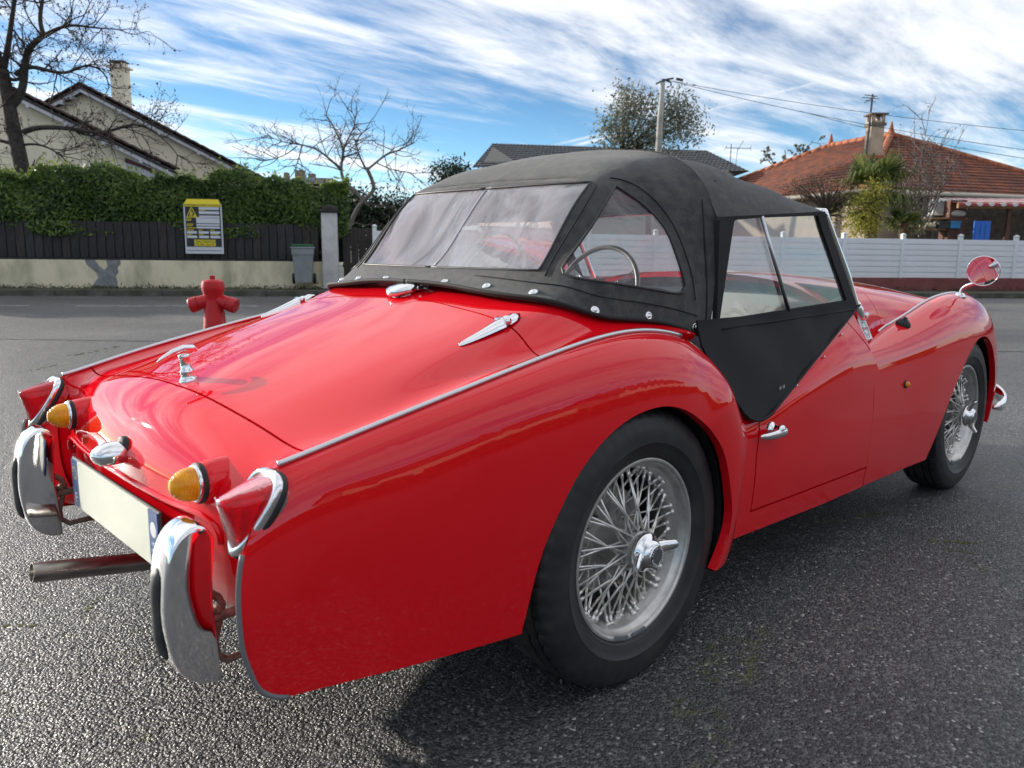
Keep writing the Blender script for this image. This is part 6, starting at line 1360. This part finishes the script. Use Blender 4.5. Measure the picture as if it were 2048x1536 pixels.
leafy('yellow_shrub', 'yellow green leafy shrub pressed against the white slatted fence', 'shrub', 20.6, 1728, [(1745, 385, 17, 32), (1725, 420, 26, 36), (1712, 445, 28, 32), (1738, 445, 20, 30)], 3600, .075, YLW, 41, trunk=.04, clump=16)
BRN = leaf_mat('russet_leaf', (.05, .032, .02), (.14, .09, .05), .7, .2)
leafy('russet_bush', 'brown twiggy bush between the soft top and yellow shrub', 'shrub', 21.2, 1655, [(1650, 385, 45, 32), (1660, 430, 32, 40), (1600, 375, 40, 22), (1690, 390, 25, 25)], 2600, .06, BRN, 42, trunk=.05, clump=10)
rs2 = np.random.RandomState(77); bsx = []
for k in range(17):
    x0 = rs2.uniform(1790, 1880); bsx.append(([(rs2.uniform(1810, 1850), 470), (x0, 380), (x0+rs2.uniform(-25, 35), rs2.uniform(285, 350))], .022, .006, 5))
bsx += [([(1830, 470), (1815, 330), (1806, 225)], .02, .005, 6), ([(1832, 470), (1828, 330), (1836, 210)], .02, .005, 6), ([(1840, 470), (1870, 330), (1905, 275)], .02, .005, 6)]
limb_tree('bare_shrub', 'tall thin leafless shrub in front of the tiled roof hip', 22.2, 1835, bsx, 51, LBARK, mat('grey_twig', (.15, .12, .11), .85), 2, 260, .06, DEADL, (2, 4), .7, .6, .008)
limb_tree('bare_sapling', 'small bare sapling with a few leaves left of the tiled roof', 40, 1560, [([(1562, 420), (1562, 330), (1558, 300)], .05, .02, 5), ([(1562, 340), (1590, 310), (1612, 280)], .03, .012, 6), ([(1556, 340), (1530, 325), (1522, 315)], .03, .012, 6)], 52, BARK, TWIG, 2, 600, .16, OLIVE, (2, 4), .6, .6, .012)

# ---------------------------------------------------------------- the other side of the lot, which the flank of the car mirrors
def back_house(loc, rz, w, dp, h, rh, label, wallc, seed):
    t = thing('street_house', label, 'house', loc, None, rz); wm = mat('render_%d' % seed, wallc, .9, var=.1, vscale=1)
    MB().box((0, dp/2, h/2), (w, dp, h)).build('wall', wm, t)
    for s, (a, b) in ((0, ((-w/2-.5, -.5, h-.1), (w/2+.5, -.5, h-.1))), (1, ((w/2+.5, dp+.5, h-.1), (-w/2-.5, dp+.5, h-.1)))):
        c = ((w/2+.5)*(1 if s == 0 else -1), dp/2, h+rh); e = ((-w/2-.5)*(1 if s == 0 else -1), dp/2, h+rh); roof_sheet('roof_slope', a, b, c, e, TILE_O, t, 12, 30, .05)
    for s in (-1, 1): MB().add([(s*w/2, 0, h), (s*w/2, dp, h), (s*w/2, dp/2, h+rh*.93)], [(0, 1, 2)]).build('gable_wall', wm, t)
    for x in (-w*.33, 0, w*.33):
        f_ = MB().box((x, -.03, 1.5 if x else 1.1), (1.1, .08, 1.3 if x else 2.1)).build('window' if x else 'door', BARGE if x else BRW, t); MB().box((x, -.08, 1.5 if x else 1.6), (.9, .03, 1.1 if x else .5)).build('pane', mat('dark_pane', (.03, .04, .05), .08), f_)
    return t
back_house((9, -19, 0), math.pi, 11, 8, 3.0, 2.2, 'cream house behind the photographer mirrored in the car flank', (.50, .42, .30), 1)
back_house((25, -20, 0), math.pi, 12, 8, 3.2, 2.4, 'pinkish house far behind the car mirrored in the door', (.50, .36, .28), 2)
back_house((-8, -21, 0), math.pi, 10, 8, 3.0, 2.3, 'pale house mirrored in the rear wing', (.52, .46, .36), 3)
bh_ = thing('street_hedge', 'long green hedge behind the photographer mirrored low in the paint', 'hedge', (8, -14.5, 0)); rs = np.random.RandomState(91); n = 9000
X = rs.uniform(-26, 24, n); fr_ = rs.rand(n) < .7; Y = np.where(fr_, rs.normal(0, .08, n), rs.uniform(-.8, 0, n)); Z = np.where(fr_, rs.rand(n)*1.5, 1.5+rs.normal(0, .06, n)); obj('foliage', *leaf_cloud(n, np.stack([X, Y, Z], 1), .22, rs, None), LAUREL, bh_, False, kind='stuff')
MB().box((-1, -.5, .72), (50, .7, 1.4)).build('inner_growth', mat('hedge_dark', (.010, .020, .006), .9), bh_)
